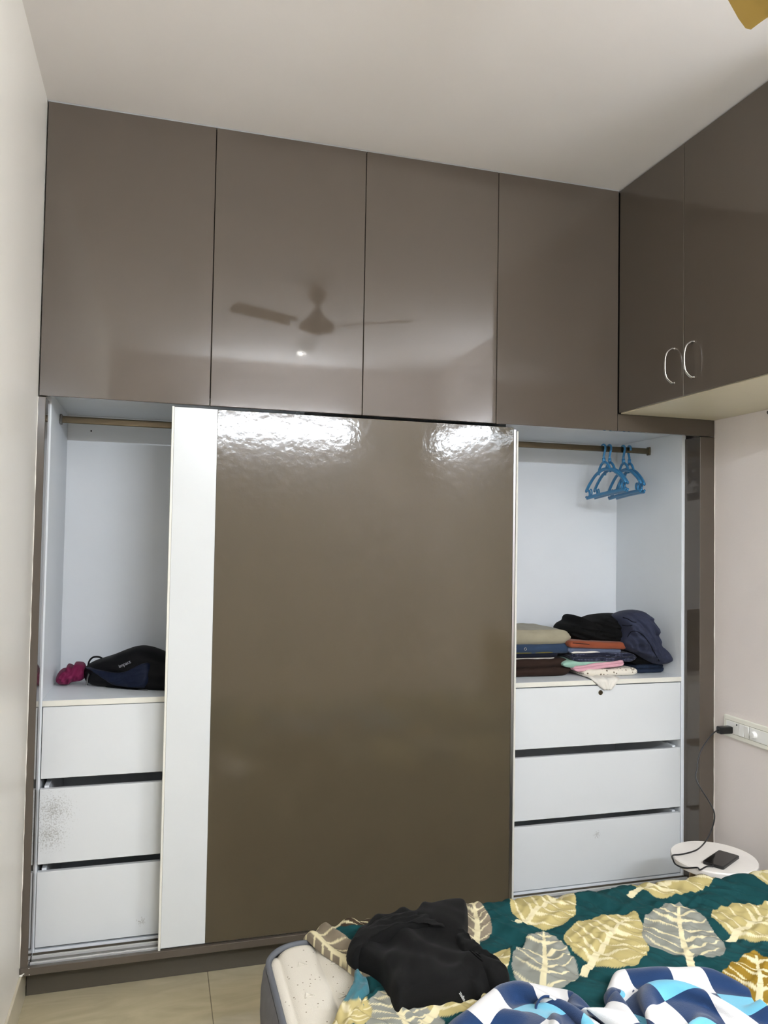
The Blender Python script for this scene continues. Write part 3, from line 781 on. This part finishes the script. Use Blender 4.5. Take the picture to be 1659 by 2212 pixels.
box('pin_collar', (XR - 0.0144, XR - 0.0138, -0.126, -0.102, 0.777, 0.799), m_black, ch, bevel=0.0)
# stool
TC = np.array([2.300, -0.379]); TZ = 0.420; TR = 0.145
m_marble = mat('white_marble_top', (238, 232, 224), 0.3, var=0.05, var_scale=9)
m_wood = mat('honey_wood', (150, 118, 66), 0.45, var=0.12, var_scale=18)
st = empty('side_table', (TC[0], TC[1], 0.0), 'small round white side table between bed and wardrobe', 'table')
lathe('table_top', [(0.0, -0.026), (TR - 0.006, -0.026), (TR - 0.001, -0.022), (TR, -0.016), (TR, -0.004), (TR - 0.003, 0.0), (0.0, 0.0)], (TC[0], TC[1], TZ), m_marble, st, n=64)
for k in range(3):
    a = math.radians(100 + 120 * k)
    tube('leg', [(TC[0] + 0.08 * math.cos(a), TC[1] + 0.08 * math.sin(a), TZ - 0.0265), (TC[0] + 0.135 * math.cos(a), TC[1] + 0.135 * math.sin(a), 0.002)], np.array([0.016, 0.010]), m_wood, st, nseg=12)
lathe('top_block', [(0.0, -0.044), (0.10, -0.044), (0.10, -0.0265), (0.0, -0.0265)], (TC[0], TC[1], TZ), m_wood, st)
# phone
pc = np.array([(2.217, -0.424), (2.344, -0.353), (2.378, -0.415), (2.251, -0.486)])
ax = pc[1] - pc[0]; L = np.linalg.norm(ax); ax /= L; ay = np.array([-ax[1], ax[0]]); cen = pc.mean(0)
ph = empty('mobile_phone', (cen[0], cen[1], TZ), 'black phone charging on the round side table', 'phone')
def rrect(hw, hh, r, n=6):
    o = []
    for cx, cy, a0 in ((hw - r, hh - r, 0), (-hw + r, hh - r, 90), (-hw + r, -hh + r, 180), (hw - r, -hh + r, 270)):
        for k in range(n + 1):
            a = math.radians(a0 + 90 * k / n); o.append((cx + r * math.cos(a), cy + r * math.sin(a)))
    return o
def slab(name, hw, hh, r, z0, z1, m, parent, ch_=0.001):
    R0 = rrect(hw, hh, r); n = len(R0); V, F = [], []
    for (s, z) in ((-ch_, z0), (0, z0 + ch_), (0, z1 - ch_), (-ch_, z1)):
        for a, b2 in rrect(hw + s, hh + s, r + s):
            q = cen + ax * a + ay * b2; V.append((q[0], q[1], z))
    for i in range(3):
        for k in range(n): F.append((i * n + k, i * n + (k + 1) % n, (i + 1) * n + (k + 1) % n, (i + 1) * n + k))
    F.append(tuple(range(n))[::-1]); F.append(tuple(3 * n + k for k in range(n)))
    return link(name, mesh_from(V, F), m, parent)
slab('case', 0.073, 0.0365, 0.009, TZ + 0.0005, TZ + 0.0095, m_black, ph)
slab('screen', 0.069, 0.0325, 0.006, TZ + 0.0094, TZ + 0.0100, mat('phone_glass', (10, 10, 12), 0.08, spec=0.6), ph, 0.0002)
# cable
cz_ = TZ + 0.0030
pts = [(2.5345, -0.114, 0.788), (2.522, -0.116, 0.786)]
for u, v, y in ((1534, 1591, -0.12), (1517, 1616, -0.13), (1508, 1640, -0.14), (1506, 1660, -0.15), (1503, 1680, -0.16), (1515, 1705, -0.18), (1531, 1730, -0.2), (1542, 1752, -0.22), (1543, 1772, -0.24), (1535, 1798, -0.262)):
    pts.append(tuple(on_y(u, v, y)))
for u, v in ((1524, 1818), (1508, 1834), (1488, 1842), (1468, 1846)): pts.append(tuple(on_z(u, v, cz_)))
c0 = np.array([TC[0], TC[1]])
def rim(u, v, rr, z):
    q = on_z(u, v, z)[:2] - c0; q = c0 + q / np.linalg.norm(q) * rr; return (q[0], q[1], z)
pts += [rim(1451, 1848, TR + 0.002, cz_ - 0.001), rim(1449, 1858, TR + 0.004, TZ - 0.010), rim(1458, 1868, TR + 0.004, TZ - 0.018), rim(1475, 1876, TR + 0.004, TZ - 0.012), rim(1495, 1882, TR + 0.001, cz_)]
for u, v in ((1512, 1879), (1526, 1872)): pts.append(tuple(on_z(u, v, cz_)))
e = cen - ax * 0.079 - ay * 0.002; pts.append((e[0], e[1], TZ + 0.005))
cb = empty('charging_cable', (2.4, -0.2, 0.43), 'thin black charging cable hanging from the charger to the phone', 'cable')
tube('cord', catmull(pts, 260), 0.0026, m_black, cb, nseg=8)
e2 = cen - ax * 0.0735 - ay * 0.002
tube('plug', [(e[0], e[1], TZ + 0.005), (e2[0], e2[1], TZ + 0.005)], 0.0038, m_black, cb, nseg=8)

# ------------------------------------------------------------------ bed
from mathutils.bvhtree import BVHTree
def hit(o, u, v):
    me = o.data; bm = bmesh.new(); bm.from_mesh(me); bm.transform(Matrix.Translation(wloc(o)))
    t = BVHTree.FromBMesh(bm); bm.free()
    d = Vector(ray(u, v)).normalized()
    loc, nrm, _, _ = t.ray_cast(Vector(CAM), d)
    if loc is None: return None
    if nrm.dot(d) > 0: nrm = -nrm
    return loc, nrm
def stick_text(o, body, size, uv0, uv1, rgb, parent, lift=0.0012):
    a, b = hit(o, *uv0), hit(o, *uv1)
    if a is None or b is None: return None
    x = (b[0] - a[0]).normalized(); n = (a[1] + b[1]).normalized(); n = (n - x * n.dot(x)).normalized(); y = n.cross(x)
    c = (a[0] + b[0]) / 2 + n * lift
    me = text_mesh(body, size)
    w_ = max(v.co.x for v in me.vertices) - min(v.co.x for v in me.vertices)
    s = (b[0] - a[0]).length / w_
    R = Matrix(((x.x, y.x, n.x, c.x), (x.y, y.y, n.y, c.y), (x.z, y.z, n.z, c.z), (0, 0, 0, 1))) @ Matrix.Diagonal((s, s, 1, 1))
    me.transform(R)
    return link('lettering', me, mat('print_%d_%d_%d' % rgb, rgb, 0.6), parent)

def grid_link(name, P, m, parent, color=None, uv=None, smooth=True):
    """P is (rows, cols, 3) in world space"""
    r, c, _ = P.shape
    me = bpy.data.meshes.new(name)
    idx = np.arange(r * c).reshape(r, c)
    q = np.stack([idx[:-1, :-1], idx[:-1, 1:], idx[1:, 1:], idx[1:, :-1]], -1).reshape(-1, 4)
    me.vertices.add(r * c); me.vertices.foreach_set('co', P.reshape(-1).astype(np.float32))
    nf = len(q); me.loops.add(nf * 4); me.loops.foreach_set('vertex_index', q.reshape(-1).astype(np.int32))
    me.polygons.add(nf); me.polygons.foreach_set('loop_start', np.arange(0, nf * 4, 4, dtype=np.int32))
    me.update(calc_edges=True)
    if color is not None:
        at = me.color_attributes.new('print', 'FLOAT_COLOR', 'POINT')
        rgba = np.concatenate([color.reshape(-1, 3), np.ones((r * c, 1))], 1).astype(np.float32)
        at.data.foreach_set('color', rgba.reshape(-1))
    if uv is not None:
        ul = me.uv_layers.new(name='UVMap'); ul.data.foreach_set('uv', uv.reshape(-1, 2)[q.reshape(-1)].astype(np.float32).reshape(-1))
    return link(name, me, m, parent, smooth=smooth)

MX0, MX1, MY0, MY1, MT, MB = 0.655, 2.540, -2.20, -0.688, 0.478, 0.270
bed = empty('bed', (1.6, -1.44, 0.0), 'low wooden bed base with headboard against the right wall', 'bed')
m_bedw = mat('dark_walnut_veneer', (74, 52, 38), 0.4, var=0.15, var_scale=12)
box('base', (MX0 + 0.03, MX1, MY0 + 0.03, MY1 - 0.03, 0.06, MB - 0.0005), m_bedw, bed, bevel=0.004)
for x, y in ((0.75, -2.1), (0.75, -0.77), (2.45, -2.1), (2.45, -0.77)):
    box('leg', (x - 0.03, x + 0.03, y - 0.03, y + 0.03, 0.0005, 0.0595), m_bedw, bed, bevel=0.003)
box('headboard', (MX1 + 0.004, XR - 0.010, MY0 - 0.03, MY1 - 0.02, 0.05, 0.92), mat('tan_upholstery', (150, 128, 100), 0.8, var=0.05), bed, bevel=0.01, seg=3)
# mattress
mt = empty('mattress', (1.6, -1.44, MB), 'thick mattress with cream quilted top and grey sides', 'mattress')
RC = 0.11
def outline(inset, n=14):
    o = []
    for cx, cy, a0 in ((MX1 - RC, MY1 - RC, 0), (MX0 + RC, MY1 - RC, 90), (MX0 + RC, MY0 + RC, 180), (MX1 - RC, MY0 + RC, 270)):
        for k in range(n + 1):
            a = math.radians(a0 + 90 * k / n); r = RC - inset
            o.append((cx + r * math.cos(a), cy + r * math.sin(a)))
    return np.array(o)
rows = []
for ins, z in ((0.02, MB), (0.006, MB + 0.006), (0.0, MB + 0.03), (-0.004, MB + 0.09), (-0.003, MB + 0.14), (0.002, MT - 0.028), (0.008, MT - 0.018)):
    o = outline(ins); o = np.vstack([o, o[:1]]); rows.append(np.c_[o, np.full(len(o), z)])
m_mside = mat('grey_mattress_border', (98, 97, 98), 0.85, var=0.1, var_scale=30, bump=0.2, bump_scale=500)
grid_link('side_band', np.array(rows), m_mside, mt)
o = outline(0.0145, 20)
tube('piping', np.c_[o, np.full(len(o), MT - 0.0105)], 0.0075, mat('grey_piping', (92, 95, 100), 0.7), mt, closed=True, nseg=10)
m_mtop = mat('cream_quilt_knit', (212, 205, 190), 0.9, spec=0.15, bump=0.25, bump_scale=420)
nt = m_mtop.node_tree; b = nt.nodes['Principled BSDF']
gm = nt.nodes.new('ShaderNodeNewGeometry')
vo = nt.nodes.new('ShaderNodeTexVoronoi'); vo.inputs['Scale'].default_value = 62; nt.links.new(gm.outputs['Position'], vo.inputs['Vector'])
rp = nt.nodes.new('ShaderNodeValToRGB'); rp.color_ramp.interpolation = 'LINEAR'
rp.color_ramp.elements[0].position = 0.085; rp.color_ramp.elements[0].color = lin((130, 118, 98)); rp.color_ramp.elements[1].position = 0.13; rp.color_ramp.elements[1].color = lin((214, 207, 192))
nt.links.new(vo.outputs['Distance'], rp.inputs['Fac']); nt.links.new(rp.outputs['Color'], b.inputs['Base Color'])
gx = np.concatenate([np.linspace(MX0 + 0.016, 1.1, 150), np.linspace(1.11, MX1 - 0.016, 60)]); gy = np.concatenate([np.linspace(MY0 + 0.016, -1.3, 40), np.linspace(-1.29, MY1 - 0.016, 150)])
X, Y = np.meshgrid(gx, gy)
for cx, cy, sx, sy in ((MX0 + RC, MY1 - RC, -1, 1), (MX0 + RC, MY0 + RC, -1, -1), (MX1 - RC, MY1 - RC, 1, 1), (MX1 - RC, MY0 + RC, 1, -1)):
    dx, dy = (X - cx) * sx, (Y - cy) * sy
    mk = (dx > 0) & (dy > 0); d = np.hypot(dx, dy); k = np.where(mk & (d > RC - 0.016), (RC - 0.016) / np.maximum(d, 1e-6), 1.0)
    X = np.where(mk, cx + (X - cx) * k, X); Y = np.where(mk, cy + (Y - cy) * k, Y)
ed = np.minimum.reduce([X - MX0 - 0.016, MX1 - 0.016 - X, Y - MY0 - 0.016, MY1 - 0.016 - Y])
dcor = RC - 0.016 - np.hypot(np.minimum(X - MX0 - RC, 0), np.maximum(Y - MY1 + RC, 0)); ed = np.where((X < MX0 + RC) & (Y > MY1 - RC), np.minimum(ed, dcor), ed)
ch = np.abs((((X - MX0 - 0.045) / 0.098) % 1.0) - 0.5) * 2        # 0 in channel centre .. 1 at the seam
Z = MT - 0.004 - 0.009 * np.clip(ch, 0, 1) ** 4 + 0.0 * X
Z = Z - 0.012 * np.clip(1 - ed / 0.03, 0, 1) ** 2
top = grid_link('quilted_top', np.stack([X, Y, Z], -1), m_mtop, mt)
for (u, v) in ((652, 2083), (668, 2150), (740, 2150), (722, 2078)):
    p = on_z(u, v, MT - 0.004); s = 0.011
    tri = [(p[0] - s, p[1] - s * 0.8), (p[0] + s, p[1] - s * 0.4), (p[0] - s * 0.5, p[1] + s)]
    tube('stitched_triangle', [(a, b2, MT - 0.0035) for a, b2 in catmull(tri, 3, True)], 0.0014, m_mtop, mt, closed=True, nseg=6)

# printed sheet
TEAL = np.array(lin((12, 60, 62))[:3]); VEIN = np.array(lin((212, 202, 164))[:3])
TAN = np.array(lin((172, 158, 106))[:3]); GREY = np.array(lin((132, 133, 124))[:3]); GOLD = np.array(lin((136, 108, 34))[:3]); BRN = np.array(lin((62, 48, 34))[:3]); TAUPE = np.array(lin((128, 117, 100))[:3])
def bz(u, v): return on_z(u, v, MT + 0.008)[:2]
leaves = [(bz(1110, 2012), bz(1240, 1938), 0.085, TAN), (bz(1255, 2112), bz(1372, 1988), 0.105, TAN), (bz(1490, 2106), bz(1463, 1962), 0.100, GREY), (bz(1358, 1950), bz(1545, 1900), 0.078, TAN),
          (bz(1575, 2044), bz(1690, 1962), 0.100, TAN), (bz(1640, 2225), bz(1634, 2076), 0.088, GOLD), (bz(1165, 2175), bz(1180, 2024), 0.078, GREY), (bz(885, 2280), bz(850, 2150), 0.085, GREY),
          (bz(905, 2225), bz(1098, 2068), 0.080, TAN), (bz(730, 2250), bz(752, 2160), 0.07, TAN), (bz(715, 2018), bz(848, 1980), 0.050, BRN), (bz(640, 1995), bz(810, 2125), 0.042, TAUPE),
          (bz(1030, 2058), bz(1020, 1955), 0.038, TAUPE), (bz(1600, 1900), bz(1720, 1902), 0.085, TAN), (bz(1488, 1912), bz(1540, 1888), 0.05, TAUPE), (bz(1060, 1975), bz(1075, 1900), 0.0, TAN)]
rl = random.Random(4)
for k in range(14):
    c0_ = np.array([0.9 + 0.23 * (k % 7), -1.62 - 0.34 * (k // 7)]) + np.array([rl.uniform(-0.05, 0.05), rl.uniform(-0.05, 0.05)]); a = rl.uniform(0, 6.3); d = np.array([math.cos(a), math.sin(a)]) * 0.14
    leaves.append((c0_ - d, c0_ + d, 0.095, (TAN, GREY, GOLD)[k % 3]))
def leaf_print(x, y):
    col = np.tile(TEAL, x.shape + (1,)).astype(float)
    for i, (s, t, W_, c) in enumerate(leaves):
        if W_ <= 0: continue
        ax_ = t - s; L_ = np.hypot(*ax_); ax_ = ax_ / L_
        mk = (np.abs(x - (s[0] + t[0]) / 2) < L_) & (np.abs(y - (s[1] + t[1]) / 2) < L_)
        xx, yy = x[mk], y[mk]
        u = ((xx - s[0]) * ax_[0] + (yy - s[1]) * ax_[1]) / L_; v = -(xx - s[0]) * ax_[1] + (yy - s[1]) * ax_[0]
        v = v + 0.006 * np.sin(u * 5 + i)
        body = np.clip((u - 0.13) / 0.87, 0, 1)
        hw = W_ * np.sin(math.pi * body ** 0.62) ** 0.75 * (1 + 0.10 * noise(u * 9, np.sign(v) * 3.0, i * 1.7)) * (body > 0) * (body < 1)
        d = np.abs(v)
        inb = d < hw
        stem = (u > 0) & (u < 0.93) & (d < 0.0085 * (1.15 - u * 0.9))
        vein = np.zeros(u.shape, bool)
        for k in range(7):
            tk = 0.16 + 0.115 * k; f = d / (W_ + 1e-9)
            tc = tk + (0.17 + 0.05 * math.sin(i + k)) * f ** 1.15 + 0.012 * noise(d * 40, np.full_like(d, k * 2.1), i + 0.5)
            th_ = (0.024 * (1.05 - f) + 0.004)
            vein |= (np.abs(u - tc) < th_ * 0.62) & (f < 0.93)
        cc = col[mk]
        tone = 1 + 0.10 * noise(xx * 30, yy * 30, i * 2.2)[..., None]
        cc = np.where(inb[..., None], c * tone, cc)
        cc = np.where(((inb & vein) | stem)[..., None], VEIN, cc)
        col[mk] = cc
    return col
kb = np.array([(-2.3, 0.60), (-1.35, 0.64), (-1.2, 0.70), (-1.081, 0.764), (-1.052, 0.796), (-1.02, 0.84), (-0.963, 0.877), (-0.864, 0.845), (-0.775, 0.80), (-0.657, 0.767), (-0.3, 0.75)])
q = np.concatenate([np.arange(-2.19, -1.46, 0.010), np.arange(-1.46, MY1 + 0.11, 0.0027), np.arange(MY1 + 0.11, MY1 + 0.25, 0.008)])
ncol = 690
tt = np.linspace(0, 1, ncol)
QQ, T = np.meshgrid(q, tt, indexing='ij')
xb = np.interp(q, kb[:, 0], kb[:, 1])
ker = np.hanning(41); ker /= ker.sum(); xb = np.convolve(np.pad(xb, 20, mode='edge'), ker, mode='valid')
XX = xb[:, None] + (MX1 - 0.012 - xb[:, None]) * T
rc = 0.035; ye = MY1 + 0.006
arc = rc * math.pi / 2
over = QQ - (ye - rc)
th = np.clip(over / rc, 0, math.pi / 2)
Y0 = np.where(over <= 0, QQ, ye - rc + rc * np.sin(th)); Z0 = np.where(over <= 0, MT + 0.004, MT + 0.004 - rc + rc * np.cos(th)); Z0 = np.where(over > arc, Z0 - (over - arc), Z0)
NY = np.where(over <= 0, 0, np.sin(th)); NZ = np.where(over <= 0, 1, np.cos(th))
edge = XX - xb[:, None]
wr = 0.013 * ridges(XX, QQ, -0.75, 0.50, 0.085, 1.3, 3.8) + 0.010 * ridges(XX, QQ, -1.15, 0.40, 0.05, 4.2, 4.2) + 0.006 * ridges(XX, QQ, 0.5, 0.4, 0.06, 7.9, 4.5) + 0.005 * ridges(XX, QQ, -0.95, 0.30, 0.03, 21.4, 4) + 0.008 * (noise(XX / 0.20, QQ / 0.20, 2.2) + 0.5)
wr += 0.007 * ridges(XX, QQ, math.pi / 2, 0.35, 0.05, 11.1, 3) * np.clip((QQ + 0.83) / 0.1, 0, 1)
wr += 0.0022 * ridges(XX, QQ, -0.6, 0.20, 0.018, 15.2, 3.5)
wr -= 0.004
under = np.clip((np.interp(XX, [0.98, 1.06, 1.16, 1.25, 1.31, 1.36, 1.45, 1.56, 1.64, 1.70], [-1.33, -1.25, -1.20, -1.21, -1.31, -1.27, -1.215, -1.205, -1.245, -1.36]) - 0.02 - QQ) / 0.04, 0, 1) * np.clip((XX - 0.95) / 0.06, 0, 1) * np.clip((1.75 - XX) / 0.06, 0, 1)
wr *= 1 - 0.85 * under          # pressed flat under the blanket
wr *= np.clip(edge / 0.05, 0.15, 1)
roll = 0.016 * np.exp(-((edge - 0.012) / 0.012) ** 2) * (0.7 + 0.5 * noise(QQ / 0.06, QQ * 0, 3.1)) + 0.007 * np.exp(-((edge - 0.05) / 0.018) ** 2)
dz = wr + roll
Pz = Z0 + NZ * dz; Py = Y0 + NY * dz * 0.8
Pz = np.where(edge < 0.001, Z0 - 0.006, Pz)
colr = leaf_print(XX, QQ)
m_sheet = attr_mat('printed_bedsheet_cotton', sheen=0.0)
sheet = grid_link('bed_sheet', np.stack([XX, Py, Pz], -1), m_sheet, None, color=colr)
tag(sheet, 'teal bedsheet printed with large tan and grey leaves, rumpled over the mattress', 'bedsheet')

def zplane(z0):
    inv = lambda u, v: tuple(on_z(u, v, z0)[:2])
    to3 = lambda a, b2, d: (a, b2, z0 + d)
    return inv, to3
# turned-back corner of the sheet
inv, to3 = zplane(MT + 0.006)
pts = [(766, 2108), (780, 2112), (793, 2128), (799, 2150), (797, 2175), (789, 2200), (776, 2222), (745, 2240), (722, 2215), (735, 2185), (752, 2160), (764, 2135)]
fl = pillow('turned_corner', [inv(*p_) for p_ in pts], to3, attr_mat('sheet_underside'), sheet, 0.020, 0.001, seed=83, wr=0.008, wscale=(0.08, 0.02), wang=1.2, p=3)
fl['label'] = 'turned-back paler corner of the sheet'
me = fl.data; co = np.array([v.co[:] for v in me.vertices]) + np.array(wloc(fl))
at = me.color_attributes.new('print', 'FLOAT_COLOR', 'POINT')
b0 = on_z(752, 2185, MT + 0.01)[:2]
isleaf = (co[:, 1] < b0[1] + 0.006 * np.sin(co[:, 0] * 160)) & (co[:, 0] < on_z(785, 2190, MT + 0.01)[0])
cc = np.where(isleaf[:, None], TAN * 1.1, np.array(lin((52, 106, 116))[:3]))
vn = isleaf & (np.abs(np.sin((co[:, 0] * 0.9 + co[:, 1] * 0.2) * 75)) < 0.3)
cc = np.where(vn[:, None], VEIN, cc)
at.data.foreach_set('color', np.concatenate([cc, np.ones((len(cc), 1))], 1).astype(np.float32).reshape(-1))

# black sweatshirt heap
inv, to3 = zplane(MT + 0.026)
pts = [(748, 2072), (760, 2048), (782, 2022), (815, 2002), (868, 1991), (897, 1990), (918, 1975), (960, 1970), (985, 1964), (1003, 1966), (1010, 1976), (1011, 2010), (1006, 2044), (1030, 2066), (1060, 2090), (1080, 2094), (1098, 2108), (1100, 2126), (1080, 2140), (1050, 2150), (1036, 2160), (1015, 2156), (985, 2168), (940, 2174), (905, 2176), (872, 2182), (858, 2186), (845, 2172), (836, 2150), (822, 2122), (800, 2105), (772, 2090), (756, 2084)]
m_sweat = cloth('black_sweatshirt_fleece', (12, 11.5, 11), var=0.12, sheen=0.02)
hs = empty('black_sweatshirt', tuple(on_z(920, 2080, MT + 0.012)), 'black sweatshirt dumped in a heap on the bed', 'clothes')
hb = pillow('body', [inv(*p_) for p_ in pts], to3, m_sweat, hs, 0.022, 0.020, seed=92, wr=0.020, wscale=(0.30, 0.07), wang=1.15, lump=0.010, p=6, rings=26, n=160, centre=inv(920, 2075))
inv, to3 = zplane(MT + 0.045)
pts = [(748, 2064), (768, 2036), (800, 2012), (850, 1998), (893, 1990), (930, 1996), (960, 2012), (975, 2026), (930, 2022), (880, 2032), (830, 2044), (790, 2062), (762, 2080)]
pillow('sleeve', [inv(*p_) for p_ in pts], to3, m_sweat, hs, 0.026, 0.04, seed=97, wr=0.010, wscale=(0.12, 0.03), wang=0.3, p=4)
pts = [(982, 2022), (996, 2026), (1030, 2062), (1062, 2086), (1094, 2104), (1099, 2124), (1070, 2132), (1036, 2112), (1008, 2082), (984, 2050)]
pillow('sleeve', [inv(*p_) for p_ in pts], to3, m_sweat, hs, 0.020, 0.045, seed=99, wr=0.010, wscale=(0.10, 0.03), wang=-0.6, p=4)
stick_text(hb, 'zudio', 0.02, (993, 2143), (1003, 2161), (205, 205, 202), hs)
stick_body = [o for o in bag.children if o.name.startswith('body')][0]

# ------------------------------------------------------------------ checked fleece blanket: small cloth relaxation
def relax_cloth(nx, ny, h, pos, ground, steps=90, iters=8, seed=1):
    P = pos.copy(); Vv = np.zeros_like(P); dt = 0.02
    prs = []
    def grp(dx, dy, stiff):
        L_ = h * math.hypot(dx, dy)
        I, J = np.meshgrid(np.arange(nx), np.arange(ny), indexing='ij')
        ok = (I + dx < nx) & (J + dy < ny) & (J + dy >= 0)
        per = max(dx, 1) if dx else max(abs(dy), 1)
        key = (I // max(dx, 1)) % 2 if dx else (J // abs(dy)) % 2
        for k in (0, 1):
            s = ok & (key == k)
            a = (I[s] * ny + J[s]); b_ = ((I[s] + dx) * ny + J[s] + dy)
            prs.append((a, b_, L_, stiff))
    grp(1, 0, 1.0); grp(0, 1, 1.0); grp(1, 1, 0.5); grp(1, -1, 0.5); grp(3, 0, 0.4); grp(0, 3, 0.4); grp(5, 0, 0.3); grp(0, 5, 0.3)
    for s in range(steps):
        Vv *= 0.92; Vv[:, 2] -= 9.8 * dt * 0.5
        Q = P + Vv * dt
        for it in range(iters):
            for a, b_, L_, st_ in prs:
                d = Q[b_] - Q[a]; l = np.sqrt((d * d).sum(1)) + 1e-9
                diff = (l - L_) / l
                if L_ > 2 * h: diff = np.where(diff < 0, diff, 0.0)      # long links only resist sharp folding
                cor = d * (0.5 * st_ * diff)[:, None]
                Q[a] += cor; Q[b_] -= cor
            g = ground(Q[:, 0], Q[:, 1]); low = Q[:, 2] < g
            Q[:, 2] = np.where(low, g, Q[:, 2])
            Q[low, :2] = P[low, :2] + 0.4 * (Q[low, :2] - P[low, :2])
        Vv = (Q - P) / dt; sp = np.linalg.norm(Vv, axis=1, keepdims=True); Vv *= np.minimum(1, 1.5 / (sp + 1e-9)); P = Q
    return P
nbx, nby, hh = 98, 86, 0.0105
I, J = np.meshgrid(np.arange(nbx), np.arange(nby), indexing='ij')
u_, v_ = I * hh, J * hh
Lx, Ly = nbx * hh, nby * hh
bx0, bx1, by0 = 1.00, 1.615, -1.74
def front(x): return np.interp(x, [0.98, 1.06, 1.16, 1.25, 1.31, 1.36, 1.45, 1.56, 1.64, 1.70], [-1.28, -1.22, -1.185, -1.19, -1.275, -1.25, -1.20, -1.19, -1.235, -1.35])
s_ = v_ / Ly; SF = 0.86
px_ = bx0 + (bx1 - bx0) * u_ / Lx
fr = front(px_)
py_ = np.where(s_ < SF, by0 + (fr - by0) * s_ / SF, fr - (s_ - SF) / (1 - SF) * 0.075)
humpz = lambda x, y: 0.055 * np.exp(-((x - 1.16) / 0.085) ** 2 - ((y + 1.30) / 0.12) ** 2) + 0.052 * np.exp(-((x - 1.48) / 0.12) ** 2 - ((y + 1.31) / 0.13) ** 2)
top_ = s_ < SF
px_ = px_ + 0.03 * noise(u_ / 0.16, v_ / 0.16, 1.1); py_ = py_ + 0.03 * noise(u_ / 0.16, v_ / 0.16, 8.1) * top_
pz_ = np.where(top_, MT + 0.05 + humpz(px_, py_) + 0.07 * np.abs(noise(u_ / 0.17, v_ / 0.17, 3.7)) + 0.03 * noise(u_ / 0.1, v_ / 0.1, 5.2), MT + 0.02)
P0 = np.stack([px_, py_, pz_], -1).reshape(-1, 3)
lift = np.where(top_.reshape(-1), 0.014, 0.0)
def grd(x, y): return MT + 0.012 + lift + humpz(x, y) * np.where(lift > 0, 0.85, 0.2)
Pb = relax_cloth(nbx, nby, hh, P0, grd).reshape(nbx, nby, 3)
m_fl = mat('checked_fleece', (40, 60, 90), 0.95, spec=0.1, bump=0.25, bump_scale=600, sheen=0.25)
nt = m_fl.node_tree; b = nt.nodes['Principled BSDF']
uvn = nt.nodes.new('ShaderNodeUVMap'); uvn.uv_map = 'UVMap'
sp_ = nt.nodes.new('ShaderNodeSeparateXYZ'); nt.links.new(uvn.outputs['UV'], sp_.inputs[0])
def mth(op, a, b2=None):
    n_ = nt.nodes.new('ShaderNodeMath'); n_.operation = op
    for k, q_ in enumerate((a, b2)):
        if q_ is None: continue
        if isinstance(q_, (int, float)): n_.inputs[k].default_value = q_
        else: nt.links.new(q_, n_.inputs[k])
    return n_.outputs[0]
fx = mth('FLOOR', sp_.outputs[0]); fy = mth('FLOOR', sp_.outputs[1])
par = mth('MODULO', mth('ADD', fx, fy), 2.0); alt = mth('MODULO', fy, 2.0)
mx1 = nt.nodes.new('ShaderNodeMix'); mx1.data_type = 'RGBA'; mx1.inputs['A'].default_value = lin((214, 212, 210)); mx1.inputs['B'].default_value = lin((108, 182, 206)); nt.links.new(alt, mx1.inputs['Factor'])
mx2 = nt.nodes.new('ShaderNodeMix'); mx2.data_type = 'RGBA'; mx2.inputs['B'].default_value = lin((28, 52, 88)); nt.links.new(mx1.outputs['Result'], mx2.inputs['A']); nt.links.new(par, mx2.inputs['Factor'])
nt.links.new(mx2.outputs['Result'], b.inputs['Base Color'])
UV = np.stack([u_ / 0.088 + 0.3, v_ / 0.088 + 0.45], -1)
bl_ = grid_link('fleece_blanket', Pb, m_fl, None, uv=UV)
ss = bl_.modifiers.new('smooth', 'SUBSURF'); ss.levels = 1; ss.render_levels = 2
so_ = bl_.modifiers.new('thick', 'SOLIDIFY'); so_.thickness = 0.004; so_.offset = 0
tag(bl_, 'blue navy and white checked fleece blanket bunched on the bed', 'blanket')
stick_text(stick_body, 'impact', 0.02, (257, 1440), (282, 1429), (150, 152, 158), bag)

# seams, and dark lines painted for fold and rib shade, lying on the garments
def seam(o, pts, m, parent, rad=0.0011, name='seam'):
    q_ = []
    for u, v in catmull(pts, 24):
        h_ = hit(o, u, v)
        if h_ is not None: q_.append(tuple(h_[0] + h_[1] * 0.0004))
    if len(q_) > 3: tube(name, q_, rad, m, parent, nseg=6)
m_seam = mat('dark_stitching', (16, 16, 22), 0.9, spec=0.1)
jk = bpy.data.objects['crumpled_jacket']
seam(jk, [(1356, 1376), (1363, 1365), (1376, 1364), (1391, 1374), (1404, 1392), (1414, 1410), (1424, 1428)], m_seam, jk, 0.0016)
seam(jk, [(1346, 1334), (1356, 1337), (1366, 1343), (1374, 1344)], m_seam, jk, 0.0022)
seam(jk, [(1344, 1350), (1356, 1352), (1366, 1350)], m_seam, jk, 0.0014)
rs = [o for o in bpy.data.objects if o.get('label', '').startswith('rust orange')][0]
seam(rs, [(1237, 1389), (1250, 1390), (1262, 1391), (1273, 1392)], mat('rust_fold_shade', (58, 24, 14), 0.9), rs, 0.0018, 'fold_shade_line')  # dark tube on the surface paints the shade of a fold gap
m_rib_shade = mat('black_rib_shadow', (3, 3, 3), 0.95, spec=0.05)
for k in range(4):
    seam(hb, [(992 + 5 * k, 2030 - 2 * k), (1020 + 4 * k, 2058 - 2 * k), (1050 + 4 * k, 2084 - 3 * k)], m_rib_shade, hs, 0.0012, 'rib_shade_line')  # near-black lines paint the shade between the sleeve ribs
